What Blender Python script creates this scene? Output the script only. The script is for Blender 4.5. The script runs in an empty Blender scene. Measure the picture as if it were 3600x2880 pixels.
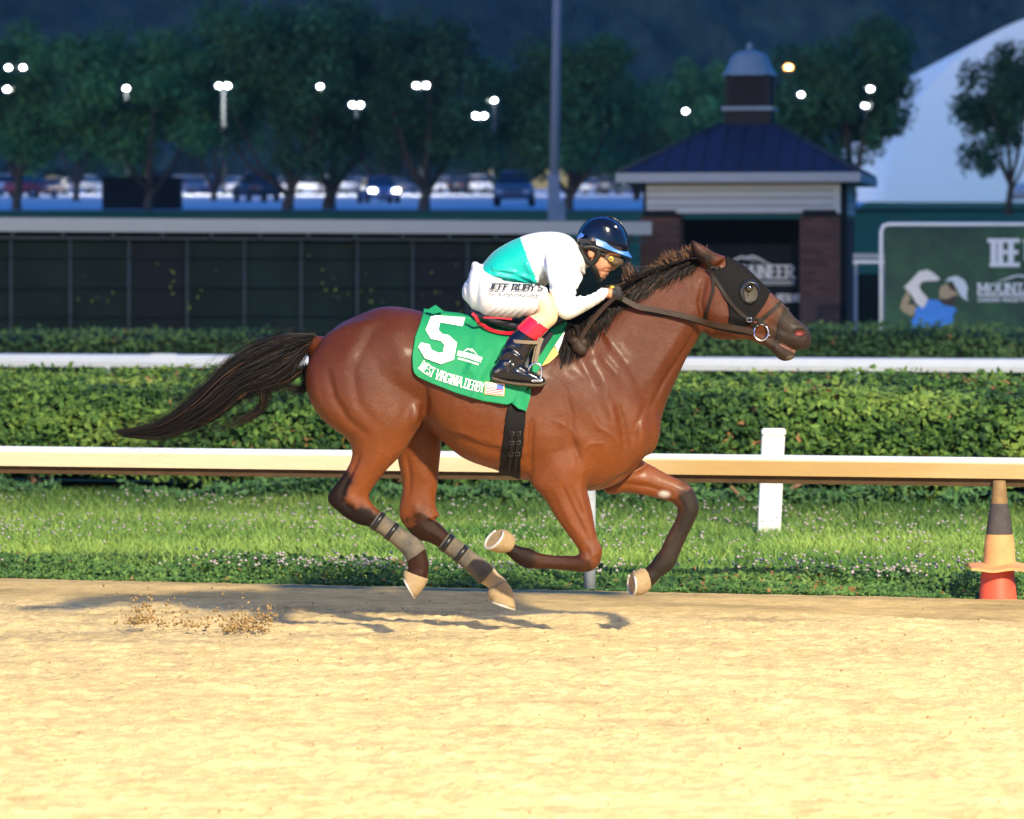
import bpy, bmesh, math, random
import numpy as np
from mathutils import Vector, Matrix
from mathutils.bvhtree import BVHTree

# ------------------------------------------------------------------ frame
# The photograph is 3600 x 2880; camera at (0,-20,EYE) looks along +y, level (lens shift), 147 mm.
F, EYE, HOR, DCAM = 14700.0, 1.672, 1000.0, 20.0
sc = bpy.context.scene
col = sc.collection
R = math.radians

def at(px, py, y=0.0):
    s = F / (DCAM + y)
    return np.array([(px - 1800.0) / s, y, EYE + (HOR - py) / s])

def pix(P):
    P = np.asarray(P, float)
    d = P[..., 1] + DCAM
    return np.stack([1800 + P[..., 0] * F / d, HOR - (P[..., 2] - EYE) * F / d], -1)

cam_d = bpy.data.cameras.new("camera")
cam = bpy.data.objects.new("camera", cam_d); col.objects.link(cam)
cam.location = (0, -DCAM, EYE); cam.rotation_euler = (R(90), 0, 0)
cam_d.sensor_width = 36.0; cam_d.lens = F / 3600.0 * 36.0
cam_d.shift_y = -(1440.0 - HOR) / 3600.0
cam_d.clip_start = 0.5; cam_d.clip_end = 6000
cam_d.dof.use_dof = True; cam_d.dof.focus_distance = 19.8; cam_d.dof.aperture_fstop = 4.5
sc.camera = cam

# dusk sky, sun just down; the track is lit by the course floodlights
world = bpy.data.worlds.new("World"); sc.world = world; world.use_nodes = True
wn = world.node_tree.nodes; wl = world.node_tree.links
bg = wn["Background"]
sky = wn.new("ShaderNodeTexSky"); sky.sky_type = 'NISHITA'; sky.sun_disc = False
SUN_EL, SUN_AZ = 1.5, 215.0
sky.sun_elevation = R(SUN_EL); sky.sun_rotation = R(SUN_AZ)
sky.ozone_density = 5.6; sky.dust_density = 0.3; sky.air_density = 1.0
wl.new(sky.outputs[0], bg.inputs[0]); bg.inputs[1].default_value = 0.15

sun_d = bpy.data.lights.new("sun", 'SUN'); sun_d.energy = 0.05; sun_d.angle = R(15); sun_d.color = (1, .85, .7)
sun = bpy.data.objects.new("sun", sun_d); col.objects.link(sun)
sun.rotation_euler = (R(90 - SUN_EL), 0, R(180 - SUN_AZ)); sun.location = (-10, -30, 30)

# two of the course floodlight banks: one behind the photographer, one further down the course towards the right
LAMPS_T = [(Vector((13.6, -36.0, 22.5)), Vector((0.0, 7.0, 0.0)), 235000, 44), (Vector((31.0, 5.0, 27.5)), Vector((0.0, 2.5, 0.0)), 42000, 40)]
FLOOD_GAIN = 2 ** -3.12
for i_, (LP, AIM, en, ang_) in enumerate(LAMPS_T):
    sp_d = bpy.data.lights.new("track_floodlight_beam", 'SPOT')
    sp_d.energy = en * FLOOD_GAIN; sp_d.color = (1.0, 0.87, 0.62); sp_d.spot_size = R(ang_); sp_d.spot_blend = 0.7
    sp_d.shadow_soft_size = 1.1
    spot = bpy.data.objects.new("track_floodlight_beam", sp_d); col.objects.link(spot)
    spot.location = LP
    spot.rotation_euler = (AIM - LP).to_track_quat('-Z', 'Y').to_euler()

vs = sc.view_settings
sc.display_settings.display_device = 'sRGB'
vs.view_transform = 'Standard'; vs.look = 'None'; vs.exposure = 2.9; vs.gamma = 1.0
try: vs.use_curve_mapping = False
except Exception: pass
try:
    sc.cycles.use_denoising = True
    sc.cycles.max_bounces = 6; sc.cycles.transparent_max_bounces = 8
    sc.cycles.volume_bounces = 0; sc.cycles.volume_max_steps = 64
    sc.cycles.sample_clamp_indirect = 4.0
except Exception: pass

# ------------------------------------------------------------------ helpers
rng = np.random.default_rng(7)

def tag(o, label=None, cat=None, group=None, kind=None):
    if label: o['label'] = label
    if cat: o['category'] = cat
    if group: o['group'] = group
    if kind: o['kind'] = kind
    return o

def empty(name, loc=(0, 0, 0), rz=0.0):
    o = bpy.data.objects.new(name, None); col.objects.link(o)
    o.location = loc; o.rotation_euler = (0, 0, rz); o.empty_display_size = .2
    return o

def link(name, me, mats=None, parent=None, smooth=None):
    o = bpy.data.objects.new(name, me); col.objects.link(o)
    if mats is not None:
        for m in (mats if isinstance(mats, (list, tuple)) else [mats]): me.materials.append(m)
    if parent is not None:
        o.parent = parent
    if smooth is not None:
        me.polygons.foreach_set('use_smooth', np.full(len(me.polygons), smooth, dtype=bool))
    return o

def np_mesh(name, V, Fs, colors=None, cname='Col'):
    """V (n,3); Fs: (m,k) array or list of arrays with different k; colors (n,3)."""
    me = bpy.data.meshes.new(name)
    V = np.asarray(V, np.float32)
    if not isinstance(Fs, list): Fs = [Fs]
    Fs = [np.asarray(f, np.int32) for f in Fs if len(f)]
    me.vertices.add(len(V)); me.vertices.foreach_set('co', V.ravel())
    nl = sum(f.size for f in Fs); npoly = sum(len(f) for f in Fs)
    me.loops.add(nl); me.polygons.add(npoly)
    me.loops.foreach_set('vertex_index', np.concatenate([f.ravel() for f in Fs]))
    starts = []; o = 0
    for f in Fs:
        starts.append(np.arange(len(f)) * f.shape[1] + o); o += f.size
    me.polygons.foreach_set('loop_start', np.concatenate(starts).astype(np.int32))
    me.update(calc_edges=True); me.validate()
    if colors is not None: set_col(me, colors, cname)
    return me

def set_col(me, colors, cname='Col'):
    a = me.color_attributes.new(cname, 'FLOAT_COLOR', 'POINT')
    c = np.ones((len(me.vertices), 4), np.float32); c[:, :3] = colors
    a.data.foreach_set('color', c.ravel())

def verts(me):
    a = np.empty(len(me.vertices) * 3, np.float32); me.vertices.foreach_get('co', a)
    return a.reshape(-1, 3).astype(float)

def bm_obj(name, bm, mats=None, parent=None, smooth=False):
    me = bpy.data.meshes.new(name); bm.normal_update(); bm.to_mesh(me); bm.free()
    return link(name, me, mats, parent, smooth)

def add_box(bm, c, d, M=None):
    x, y, z = c; a, b, h = d[0] / 2, d[1] / 2, d[2] / 2
    vs_ = [Vector((x + i * a, y + j * b, z + k * h)) for i in (-1, 1) for j in (-1, 1) for k in (-1, 1)]
    if M is not None: vs_ = [M @ v for v in vs_]
    v = [bm.verts.new(p) for p in vs_]
    for f in ((0, 1, 3, 2), (4, 6, 7, 5), (0, 4, 5, 1), (2, 3, 7, 6), (0, 2, 6, 4), (1, 5, 7, 3)):
        bm.faces.new([v[i] for i in f])
    return v

def box_obj(name, c, d, mat_, parent=None, bevel=0.0):
    bm = bmesh.new(); add_box(bm, c, d)
    if bevel:
        bmesh.ops.bevel(bm, geom=list(bm.edges), offset=bevel, segments=2, affect='EDGES', profile=.6)
    return bm_obj(name, bm, mat_, parent, smooth=False)

def tube_vf(P, rad, n=8, cap=True):
    """tube through points P with radii rad -> verts, quads (+ fans as quads)"""
    P = np.asarray(P, float); rad = np.broadcast_to(np.asarray(rad, float), (len(P),))
    T = np.gradient(P, axis=0); T /= np.linalg.norm(T, axis=1)[:, None] + 1e-12
    up = np.array([0, 0, 1.0]) if abs(T[0, 2]) < .9 else np.array([1.0, 0, 0])
    V = []; 
    nrm = None
    for i in range(len(P)):
        if nrm is None: nrm = np.cross(T[i], up)
        nrm = nrm - T[i] * nrm.dot(T[i]); nrm /= np.linalg.norm(nrm) + 1e-12
        b = np.cross(T[i], nrm)
        t = np.linspace(0, 2 * np.pi, n, endpoint=False)
        V.append(P[i] + rad[i] * (np.cos(t)[:, None] * nrm + np.sin(t)[:, None] * b))
    V = np.concatenate(V)
    Q = []
    for i in range(len(P) - 1):
        for j in range(n):
            Q.append((i * n + j, i * n + (j + 1) % n, (i + 1) * n + (j + 1) % n, (i + 1) * n + j))
    fs = [np.array(Q)]
    if cap:
        k = len(V); V = np.vstack([V, P[0], P[-1]]); m = (len(P) - 1) * n
        tri = [(k, (j + 1) % n, j) for j in range(n)] + [(k + 1, m + j, m + (j + 1) % n) for j in range(n)]
        fs.append(np.array(tri))
    return V, fs

def tube_obj(name, P, rad, mat_, parent=None, n=8):
    V, fs = tube_vf(P, rad, n)
    return link(name, np_mesh(name, V, fs), mat_, parent, True)

def join_vf(parts):
    Vs, by = [], {}; o = 0
    for V, fs in parts:
        Vs.append(V)
        for f in fs: by.setdefault(np.asarray(f).shape[1], []).append(np.asarray(f) + o)
        o += len(V)
    return np.vstack(Vs), [np.concatenate(v) for v in by.values()]

def catmull(K, sub):
    K = np.asarray(K, float); n = len(K); out = []
    for i in range(n - 1):
        p0, p1, p2, p3 = K[max(i - 1, 0)], K[i], K[i + 1], K[min(i + 2, n - 1)]
        for t in np.linspace(0, 1, sub, endpoint=False):
            out.append(.5 * (2 * p1 + (p2 - p0) * t + (2 * p0 - 5 * p1 + 4 * p2 - p3) * t * t + (3 * p1 - p0 - 3 * p2 + p3) * t ** 3))
    out.append(K[-1]); return np.array(out)

def loft_vf(secs, yc=0.0, n=28, sub=4, p=2.0, bias=0.0, cap0=.5, cap1=.5):
    """secs: (ax,ay,bx,by,w[,yc[,bias[,p]]]) - two outline points in the photo, half width across, depth."""
    K = []
    for s in secs:
        s = list(s) + [None] * (8 - len(s))
        K.append([s[0], s[1], s[2], s[3], s[4], yc if s[5] is None else s[5], bias if s[6] is None else s[6], p if s[7] is None else s[7]])
    K = catmull(K, sub)
    rings = []
    A = np.array([at(k[0], k[1], k[5]) for k in K]); B = np.array([at(k[2], k[3], k[5]) for k in K])
    C = (A + B) / 2; E = (A - B) / 2; W = np.maximum(K[:, 4], .002)
    def cap(i, sgn, f):
        ax = C[i] - C[i - sgn] if sgn > 0 else C[0] - C[1]
        ax = ax / (np.linalg.norm(ax) + 1e-9)
        L = f * min(np.linalg.norm(E[i]), W[i]); res = []
        for a in (.38, .7, .92, .995):
            res.append((C[i] + ax * L * a, E[i] * math.sqrt(1 - a * a), W[i] * math.sqrt(1 - a * a), K[i][6], K[i][7]))
        return res
    seq = [(C[i], E[i], W[i], K[i][6], K[i][7]) for i in range(len(K))]
    seq = cap(0, -1, cap0)[::-1] + seq + cap(len(K) - 1, 1, cap1)
    t = np.linspace(0, 2 * np.pi, n, endpoint=False)
    V = []
    for c, e, w, b, pp in seq:
        co, si = np.cos(t), np.sin(t)
        co = np.sign(co) * np.abs(co) ** (2 / pp); si = np.sign(si) * np.abs(si) ** (2 / pp)
        al = co + b * (1 - co * co)
        V.append(c + al[:, None] * e + (si * w)[:, None] * np.array([0, 1.0, 0]))
    m = len(V); V = np.concatenate(V)
    i, j = np.meshgrid(np.arange(m - 1), np.arange(n), indexing='ij'); i = i.ravel(); j = j.ravel()
    Q = np.stack([i * n + j, i * n + (j + 1) % n, (i + 1) * n + (j + 1) % n, (i + 1) * n + j], 1)
    k = len(V); V = np.vstack([V, seq[0][0], seq[-1][0]])
    jj = np.arange(n); o = (m - 1) * n
    tri = np.vstack([np.stack([np.full(n, k), (jj + 1) % n, jj], 1), np.stack([np.full(n, k + 1), o + jj, o + (jj + 1) % n], 1)])
    return V, [Q, tri]

def pt_perp(cx, cy, dx, dy, ra, rb=None):
    """outline pair across a bone with direction (dx,dy) in the photo"""
    rb = ra if rb is None else rb
    l = math.hypot(dx, dy); nx, ny = -dy / l, dx / l
    return (cx + nx * ra, cy + ny * ra, cx - nx * rb, cy - ny * rb)

def ell_vf(c, r, n=20, m=12, M=None):
    th = np.linspace(0, np.pi, m + 1); ph = np.linspace(0, 2 * np.pi, n, endpoint=False)
    V = [(np.sin(a) * np.cos(b), np.sin(a) * np.sin(b), np.cos(a)) for a in th for b in ph]
    V = np.array(V) * np.asarray(r, float)
    if M is not None: V = V @ np.asarray(M).T
    V = V + np.asarray(c, float)
    Q = [(i * n + j, i * n + (j + 1) % n, (i + 1) * n + (j + 1) % n, (i + 1) * n + j)[::-1] for i in range(m) for j in range(n)]
    return V, [np.array(Q)]

def remesh(parts, voxel, name='tmp'):
    V, fs = join_vf(parts)
    me = np_mesh(name + '_src', V, fs)
    o = bpy.data.objects.new(name + '_src', me); col.objects.link(o)
    md = o.modifiers.new('r', 'REMESH'); md.mode = 'VOXEL'; md.voxel_size = voxel; md.adaptivity = 0
    dg = bpy.context.evaluated_depsgraph_get(); dg.update()
    out = bpy.data.meshes.new_from_object(o.evaluated_get(dg), preserve_all_data_layers=False, depsgraph=dg)
    bpy.data.objects.remove(o); bpy.data.meshes.remove(me)
    out.name = name
    return out

def edges_of(me):
    e = np.empty(len(me.edges) * 2, np.int32); me.edges.foreach_get('vertices', e); return e.reshape(-1, 2)

def lap_smooth(V, E, it, lam=.5, w=None):
    deg = np.bincount(E.ravel(), minlength=len(V)).astype(float)[:, None]
    for _ in range(it):
        S = np.stack([np.bincount(E[:, 0], V[E[:, 1], k], len(V)) + np.bincount(E[:, 1], V[E[:, 0], k], len(V)) for k in range(3)], 1)
        D = S / np.maximum(deg, 1) - V
        V = V + (lam if w is None else (lam * w)[:, None]) * D
    return V

def set_verts(me, V):
    me.vertices.foreach_set('co', np.asarray(V, np.float32).ravel()); me.update()

def vnormals(me):
    a = np.empty(len(me.vertices) * 3, np.float32)
    me.vertex_normals.foreach_get('vector', a); return a.reshape(-1, 3).astype(float)

def seg_dist(P, pl):
    """distance of 2-D points P to polyline pl, and param along it (0..1)"""
    pl = np.asarray(pl, float); best = np.full(len(P), 1e9); par = np.zeros(len(P))
    L = np.r_[0, np.cumsum(np.linalg.norm(np.diff(pl, axis=0), axis=1))]
    for i in range(len(pl) - 1):
        a, b = pl[i], pl[i + 1]; ab = b - a
        t = np.clip(((P - a) @ ab) / (ab @ ab + 1e-9), 0, 1)
        d = np.linalg.norm(P - (a + t[:, None] * ab), axis=1)
        k = d < best; best[k] = d[k]; par[k] = (L[i] + t[k] * (L[i + 1] - L[i])) / L[-1]
    return best, par

def in_poly(P, poly):
    poly = np.asarray(poly, float); x, y = P[:, 0], P[:, 1]; c = np.zeros(len(P), bool); j = len(poly) - 1
    for i in range(len(poly)):
        xi, yi = poly[i]; xj, yj = poly[j]
        k = ((yi > y) != (yj > y)) & (x < (xj - xi) * (y - yi) / (yj - yi + 1e-12) + xi)
        c ^= k; j = i
    return c

def sstep(a, b, x):
    t = np.clip((x - a) / (b - a), 0, 1); return t * t * (3 - 2 * t)

# value noise on numpy
_perm = np.random.default_rng(3).random((256, 256))
def vnoise(x, y):
    xi = np.floor(x).astype(int); yi = np.floor(y).astype(int); fx = x - xi; fy = y - yi
    fx = fx * fx * (3 - 2 * fx); fy = fy * fy * (3 - 2 * fy)
    g = lambda a, b: _perm[a & 255, b & 255]
    return (g(xi, yi) * (1 - fx) + g(xi + 1, yi) * fx) * (1 - fy) + (g(xi, yi + 1) * (1 - fx) + g(xi + 1, yi + 1) * fx) * fy - .5
def fbm(x, y, o=4, l=2.1, g=.5):
    s = 0; a = 1
    for k in range(o):
        s = s + a * vnoise(x + 17.3 * k, y + 9.1 * k); x = x * l; y = y * l; a *= g
    return s

# ------------------------------------------------------------------ materials
def mat(name, color=(.5, .5, .5), rough=.6, spec=.5, metal=0.0, noise=0.0, nscale=8.0, bump=0.0, bscale=60.0, attr=None,
        emit=None, estr=0.0, coat=0.0, sheen=0.0, color2=None, trans=0.0, alpha=1.0, stretch=None):
    m = bpy.data.materials.new(name); m.use_nodes = True
    nt = m.node_tree; N = nt.nodes; L = nt.links; b = N['Principled BSDF']
    b.inputs['Base Color'].default_value = (*color, 1); b.inputs['Roughness'].default_value = rough
    b.inputs['Metallic'].default_value = metal; b.inputs['Specular IOR Level'].default_value = spec
    b.inputs['Coat Weight'].default_value = coat; b.inputs['Sheen Weight'].default_value = sheen
    b.inputs['Transmission Weight'].default_value = trans; b.inputs['Alpha'].default_value = alpha
    tc = N.new('ShaderNodeTexCoord'); src = tc.outputs['Object']
    if stretch:
        mp = N.new('ShaderNodeMapping'); mp.inputs['Scale'].default_value = stretch; L.new(src, mp.inputs[0]); src = mp.outputs[0]
    base = None
    if attr:
        a = N.new('ShaderNodeAttribute'); a.attribute_name = attr; base = a.outputs['Color']
        L.new(base, b.inputs['Base Color'])
    if noise > 0 or color2 is not None:
        n = N.new('ShaderNodeTexNoise'); n.inputs['Scale'].default_value = nscale; n.inputs['Detail'].default_value = 6
        n.inputs['Roughness'].default_value = .65; L.new(src, n.inputs['Vector'])
        if color2 is not None:
            mx = N.new('ShaderNodeMix'); mx.data_type = 'RGBA'
            mr = N.new('ShaderNodeMapRange'); mr.inputs[1].default_value = .38; mr.inputs[2].default_value = .62
            L.new(n.outputs['Fac'], mr.inputs[0]); L.new(mr.outputs[0], mx.inputs[0])
            if base is not None: L.new(base, mx.inputs[6])
            else: mx.inputs[6].default_value = (*color, 1)
            mx.inputs[7].default_value = (*color2, 1); base = mx.outputs[2]
            L.new(base, b.inputs['Base Color'])
        if noise > 0:
            mr = N.new('ShaderNodeMapRange'); mr.inputs[1].default_value = .25; mr.inputs[2].default_value = .75
            mr.inputs[3].default_value = 1 - noise; mr.inputs[4].default_value = 1 + noise; L.new(n.outputs['Fac'], mr.inputs[0])
            mu = N.new('ShaderNodeMix'); mu.data_type = 'RGBA'; mu.blend_type = 'MULTIPLY'; mu.inputs[0].default_value = 1
            if base is not None: L.new(base, mu.inputs[6])
            else: mu.inputs[6].default_value = (*color, 1)
            L.new(mr.outputs[0], mu.inputs[7]); L.new(mu.outputs[2], b.inputs['Base Color'])
    if bump > 0:
        n2 = N.new('ShaderNodeTexNoise'); n2.inputs['Scale'].default_value = bscale; n2.inputs['Detail'].default_value = 5
        L.new(src, n2.inputs['Vector'])
        bp = N.new('ShaderNodeBump'); bp.inputs['Strength'].default_value = bump; bp.inputs['Distance'].default_value = .01
        L.new(n2.outputs['Fac'], bp.inputs['Height']); L.new(bp.outputs[0], b.inputs['Normal'])
    if emit is not None:
        b.inputs['Emission Color'].default_value = (*emit, 1); b.inputs['Emission Strength'].default_value = estr
    return m

M = {}
M['dirt'] = mat('track dirt', attr='Col', rough=.95, spec=.12, noise=.20, nscale=48, bump=.7, bscale=75)
M['lawn'] = mat('lawn', (.07, .13, .03), .9, .2, noise=.3, nscale=1.5)
M['bank'] = mat('bank grass', (.10, .19, .06), .95, .1, noise=.3, nscale=.25)
M['lot'] = mat('lot concrete', (.68, .69, .70), .9, .2, noise=.12, nscale=.15)
M['forest'] = mat('forest hill', attr='Col', rough=.95, spec=.05, noise=.5, nscale=.25)
M['leaf'] = mat('leaf', attr='Col', rough=.62, spec=.22)
M['treeleaf'] = mat('tree leaf', attr='Col', rough=.7, spec=.15)
M['blade'] = mat('grass blade', attr='Col', rough=.55, spec=.3)
M['flower'] = mat('clover flower', (.42, .36, .35), .8, .2)
M['core'] = mat('hedge twigs', (.018, .028, .010), .95, .1, noise=.4, nscale=12)  # near-black colour of the light-blocking core inside the hedges
M['stem'] = mat('hedge stem', (.20, .12, .065), .9, .2, noise=.4, nscale=20)
M['bark'] = mat('bark', (.10, .075, .05), .95, .1, noise=.4, nscale=6)
M['railpaint'] = mat('rail paint', attr='Col', rough=.45, spec=.4, noise=.07, nscale=9, stretch=(.5, 3, 3))
M['railunder'] = mat('rail underside', (.07, .042, .02), .8, .2, noise=.3, nscale=10)  # brown steel, coloured darker to deepen the shade below the beam
M['white'] = mat('white paint', (.86, .86, .85), .45, .4, noise=.05, nscale=6)
M['postwhite'] = mat('post white', (.80, .79, .75), .6, .3, noise=.12, nscale=9)
M['brick'] = mat('brick', (.16, .085, .065), .9, .2)
M['fascia'] = mat('fascia', (.34, .37, .39), .6, .3, noise=.06, nscale=3)
M['siding'] = mat('siding', (.42, .45, .46), .6, .3, noise=.05, nscale=3)
M['roofblue'] = mat('blue metal roof', (.016, .022, .055), .6, .4, noise=.15, nscale=2)
M['dark'] = mat('dark interior', (.012, .016, .02), .9, .1)
M['screen'] = mat('green windscreen', (.010, .020, .018), .85, .1, noise=.35, nscale=1.2)
M['pipe'] = mat('galvanised pipe', (.030, .045, .055), .7, .3, noise=.1, nscale=5)
M['steel'] = mat('pole steel', (.30, .33, .37), .6, .4, noise=.08, nscale=2)
M['bell'] = mat('bell roof', (.22, .30, .34), .5, .4, noise=.1, nscale=4)
M['domefab'] = mat('dome fabric', (.84, .86, .87), .7, .3, noise=.04, nscale=.3, emit=(.70, .90, 1), estr=.028)   # faint glow added to whiten the fabric; light inside is assumed
M['lampon'] = mat('lit lamp', (1, 1, 1), .5, emit=(1, .97, .92), estr=70)
M['lamporange'] = mat('lit sodium lamp', (1, .8, .5), .5, emit=(1, .42, .10), estr=14)
M['cupola'] = mat('dark cupola', (.030, .026, .028), .8, .2)
M['lampglow'] = mat('lit lamp reflector', (.8, .8, .8), .5, emit=(.9, .97, 1), estr=.55)  # weak glow for the soft halo added round a lamp head
M['orangeglow'] = mat('sodium lamp refractor', (.8, .5, .3), .5, emit=(1, .38, .08), estr=1.2)  # orange glow for the halo added round the sodium lamp
M['lamppole'] = mat('lamp pole', (.022, .026, .028), .8, .1)
M['lampdim'] = mat('side lamp', (1, 1, 1), .5, emit=(.9, 1, .8), estr=4)
# brick pattern
def brickify(m, sc_=1.0):
    N = m.node_tree.nodes; L = m.node_tree.links; b = N['Principled BSDF']
    t = N.new('ShaderNodeTexBrick'); t.inputs['Scale'].default_value = sc_
    t.inputs['Color1'].default_value = (.07, .042, .038, 1); t.inputs['Color2'].default_value = (.07, .042, .037, 1)
    t.inputs['Mortar'].default_value = (.09, .08, .075, 1); t.inputs['Brick Width'].default_value = .215
    t.inputs['Row Height'].default_value = .075; t.inputs['Mortar Size'].default_value = .006
    tc = N.new('ShaderNodeTexCoord'); mp = N.new('ShaderNodeMapping'); mp.inputs['Rotation'].default_value = (R(90), 0, 0)
    L.new(tc.outputs['Object'], mp.inputs[0]); L.new(mp.outputs[0], t.inputs['Vector']); L.new(t.outputs['Color'], b.inputs['Base Color'])
brickify(M['brick'])

# ------------------------------------------------------------------ setting
TA = math.atan(.288)                       # the course runs 16 degrees across the view
TU = np.array([math.cos(TA), -math.sin(TA)]); TV = np.array([math.sin(TA), math.cos(TA)]); T0 = np.array([0, 2.72])
def uv(u, v, z=0.0):
    p = T0 + TU * u + TV * v; return np.array([p[0], p[1], z])

def nonuni(lo, hi, dlo, dhi, step, grow=1.35):
    a = list(np.arange(dlo, dhi + step / 2, step)); s = step
    while a[-1] < hi: s *= grow; a.append(min(a[-1] + s, hi))
    s = step; pre = []; x = dlo
    while x > lo: s *= grow; x = max(x - s, lo); pre.append(x)
    return np.array(pre[::-1] + a)

def grid_faces(nu, nv):
    i, j = np.meshgrid(np.arange(nu - 1), np.arange(nv - 1), indexing='ij'); i = i.ravel(); j = j.ravel()
    return np.stack([i * nv + j, (i + 1) * nv + j, (i + 1) * nv + j + 1, i * nv + j + 1], 1)

def make_dirt():
    us = nonuni(-260, 260, -4.4, 4.6, .018); vv = nonuni(-60, .0, -10.6, -.0, .020)
    vv = np.r_[vv, .05, .12]
    U, V = np.meshgrid(us, vv, indexing='ij')
    rough = sstep(0.9, 1.5, -V) * .82 + .18
    # harrowed cushion: small clods, longer along the direction of travel, and soft hoof dents
    clod = fbm(U * 5, V * 8, 3) * .008 + np.maximum(fbm(U * 15, V * 20, 3, 2.0, .75), .0) * .020
    dents = -np.maximum(vnoise(U * 4.3 + 40, V * 6.1 + 9) - .30, 0) * .05
    big = fbm(U * .9, V * 1.6, 3) * .030
    streak = fbm(U * 1.2, V * 14, 2) * .006
    Z = (clod + dents + streak) * rough + big * sstep(.2, 1.5, -V)
    Z += .018 * np.exp(-((V + .10) / .30) ** 2)
    edge = .03 * vnoise(U * 9, U * 0 + 3.3) + .03 * vnoise(U * 31, U * 0 + 8.1)
    Vw = V + edge * sstep(-.3, 0, V)
    Z = np.where(V > .02, Z - .10 * (V / .12), Z)
    P = T0 + U[..., None] * TU + Vw[..., None] * TV
    X = np.concatenate([P, Z[..., None]], -1).reshape(-1, 3)
    t = fbm(U * 2.2, V * 5, 4); t2 = fbm(U * 16 + 5, V * 22, 3)
    c = np.array([.625, .462, .222]) * (1 + .20 * t + .34 * t2)[..., None]
    strip = sstep(1.45, 1.15, -V + .25 * fbm(U * 1.5, U * 0 + 4, 3))      # smooth damp strip along the rail
    c = c * (1 - strip[..., None] * np.array([.13, .16, .24]))
    damp = sstep(.08, .42, fbm(U * 1.1 + 31, V * 2.6 + 4, 4)) * sstep(1.6, .5, np.abs(V + 1.0))
    c = c * (1 - .25 * damp)[..., None]
    chip = sstep(.34, .42, vnoise(U * 19 + 3, V * 30 + 2)) * sstep(-.1, .3, fbm(U * .8, V * .9 + 3, 2))
    c = c * (1 - .25 * chip * sstep(.3, 1.2, -V))[..., None]
    me = np_mesh('dirt_track', X, grid_faces(len(us), len(vv)), c.reshape(-1, 3))
    tag(link('dirt_track', me, M['dirt'], None, True), kind='structure')
make_dirt()

def sheet(name, pts, mat_, kind='structure'):
    me = bpy.data.meshes.new(name); me.from_pydata([tuple(p) for p in pts], [], [tuple(range(len(pts)))]); me.update()
    return tag(link(name, me, mat_), kind=kind)
sheet('infield_lawn', [uv(-300, .03, -.012), uv(300, .03, -.012), uv(300, 75, -.012), uv(-300, 75, -.012)], M['lawn'])

def hgt(d):   # ground height far from the camera, d = distance
    d = np.asarray(d, float)
    return np.where(d < 82, -.02, np.where(d < 172, (d - 82) * .0517, 4.65 + (d - 172) * .0248))
def make_terrain():
    xs = np.linspace(-700, 700, 41); ds = np.r_[78, 82, np.linspace(90, 172, 10), np.linspace(200, 640, 12)]
    X, D = np.meshgrid(xs, ds, indexing='ij')
    Z = hgt(D) + fbm(X * .05, D * .05, 2) * .25 * sstep(85, 110, D) * sstep(172, 150, D)
    V = np.stack([X, D - DCAM, Z], -1).reshape(-1, 3)
    tag(link('grass_bank', np_mesh('grass_bank', V, grid_faces(len(xs), len(ds))), M['bank'], None, True), kind='structure')
make_terrain()
def zt(d): return float(hgt(d))
sheet('parking_lot', [(-400, 173 - DCAM, zt(173) + .05), (400, 173 - DCAM, zt(173) + .05), (400, 600 - DCAM, zt(600) + .05), (-400, 600 - DCAM, zt(600) + .05)], M['lot'])

def make_hill():
    xs = np.r_[np.linspace(-520, -128, 22), np.linspace(-120, 120, 140), np.linspace(128, 520, 22)]; t = np.linspace(0, 1, 240)
    X, T = np.meshgrid(xs, t, indexing='ij')
    D = 620 + 520 * T
    Z = 14 + 210 * sstep(0, 1, T) ** .8 + fbm(X * .012, T * 6, 3) * 22 * sstep(0, .15, T)
    # crowns of the wood: rounded lumps with dark gaps between
    cr_ = np.abs(fbm(X * .10, D * .085, 3)); Z += 9.0 * (1 - np.clip(cr_ * 2.6, 0, 1)) + 3.0 * fbm(X * .33, D * .3, 2)
    V = np.stack([X, D - DCAM, Z], -1).reshape(-1, 3)
    k = np.clip(.5 + .9 * fbm(X * .06 + 4, D * .05, 3), 0, 1)[..., None]
    c = np.array([.020, .042, .028]) * (1 - k) + np.array([.060, .105, .062]) * k
    tag(link('wooded_hill', np_mesh('wooded_hill', V, grid_faces(len(xs), len(t)), c.reshape(-1, 3)), M['forest'], None, True), kind='structure')
make_hill()

# evening air
hz = bpy.data.materials.new('haze'); hz.use_nodes = True
nt = hz.node_tree; nt.nodes.remove(nt.nodes['Principled BSDF'])
pv = nt.nodes.new('ShaderNodeVolumePrincipled'); pv.inputs['Color'].default_value = (.38, .68, 1, 1); pv.inputs['Density'].default_value = .00014
nt.links.new(pv.outputs[0], nt.nodes['Material Output'].inputs['Volume'])
bm = bmesh.new(); add_box(bm, (0, 560, 140), (1800, 1300, 284)); o_ = bm_obj('haze', bm, hz); o_['kind'] = 'stuff'
# ------------------------------------------------------------------ vegetation builders
def leaves_vf(C, Nn, size, asp=.62, fold=.25):
    n = len(C); Nn = Nn / (np.linalg.norm(Nn, axis=1)[:, None] + 1e-9)
    r = rng.normal(size=(n, 3)); T = r - Nn * (r * Nn).sum(1)[:, None]; T /= np.linalg.norm(T, axis=1)[:, None] + 1e-9
    B = np.cross(Nn, T); s = np.asarray(size)[:, None] * .5
    V = np.stack([C - T * s, C + B * s * asp - Nn * s * fold, C + T * s - Nn * s * .15, C - B * s * asp - Nn * s * fold], 1).reshape(-1, 3)
    k = np.arange(n)[:, None] * 4
    Ft = np.concatenate([k + np.array([[0, 1, 2]]), k + np.array([[0, 2, 3]])])
    return V, Ft

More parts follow.
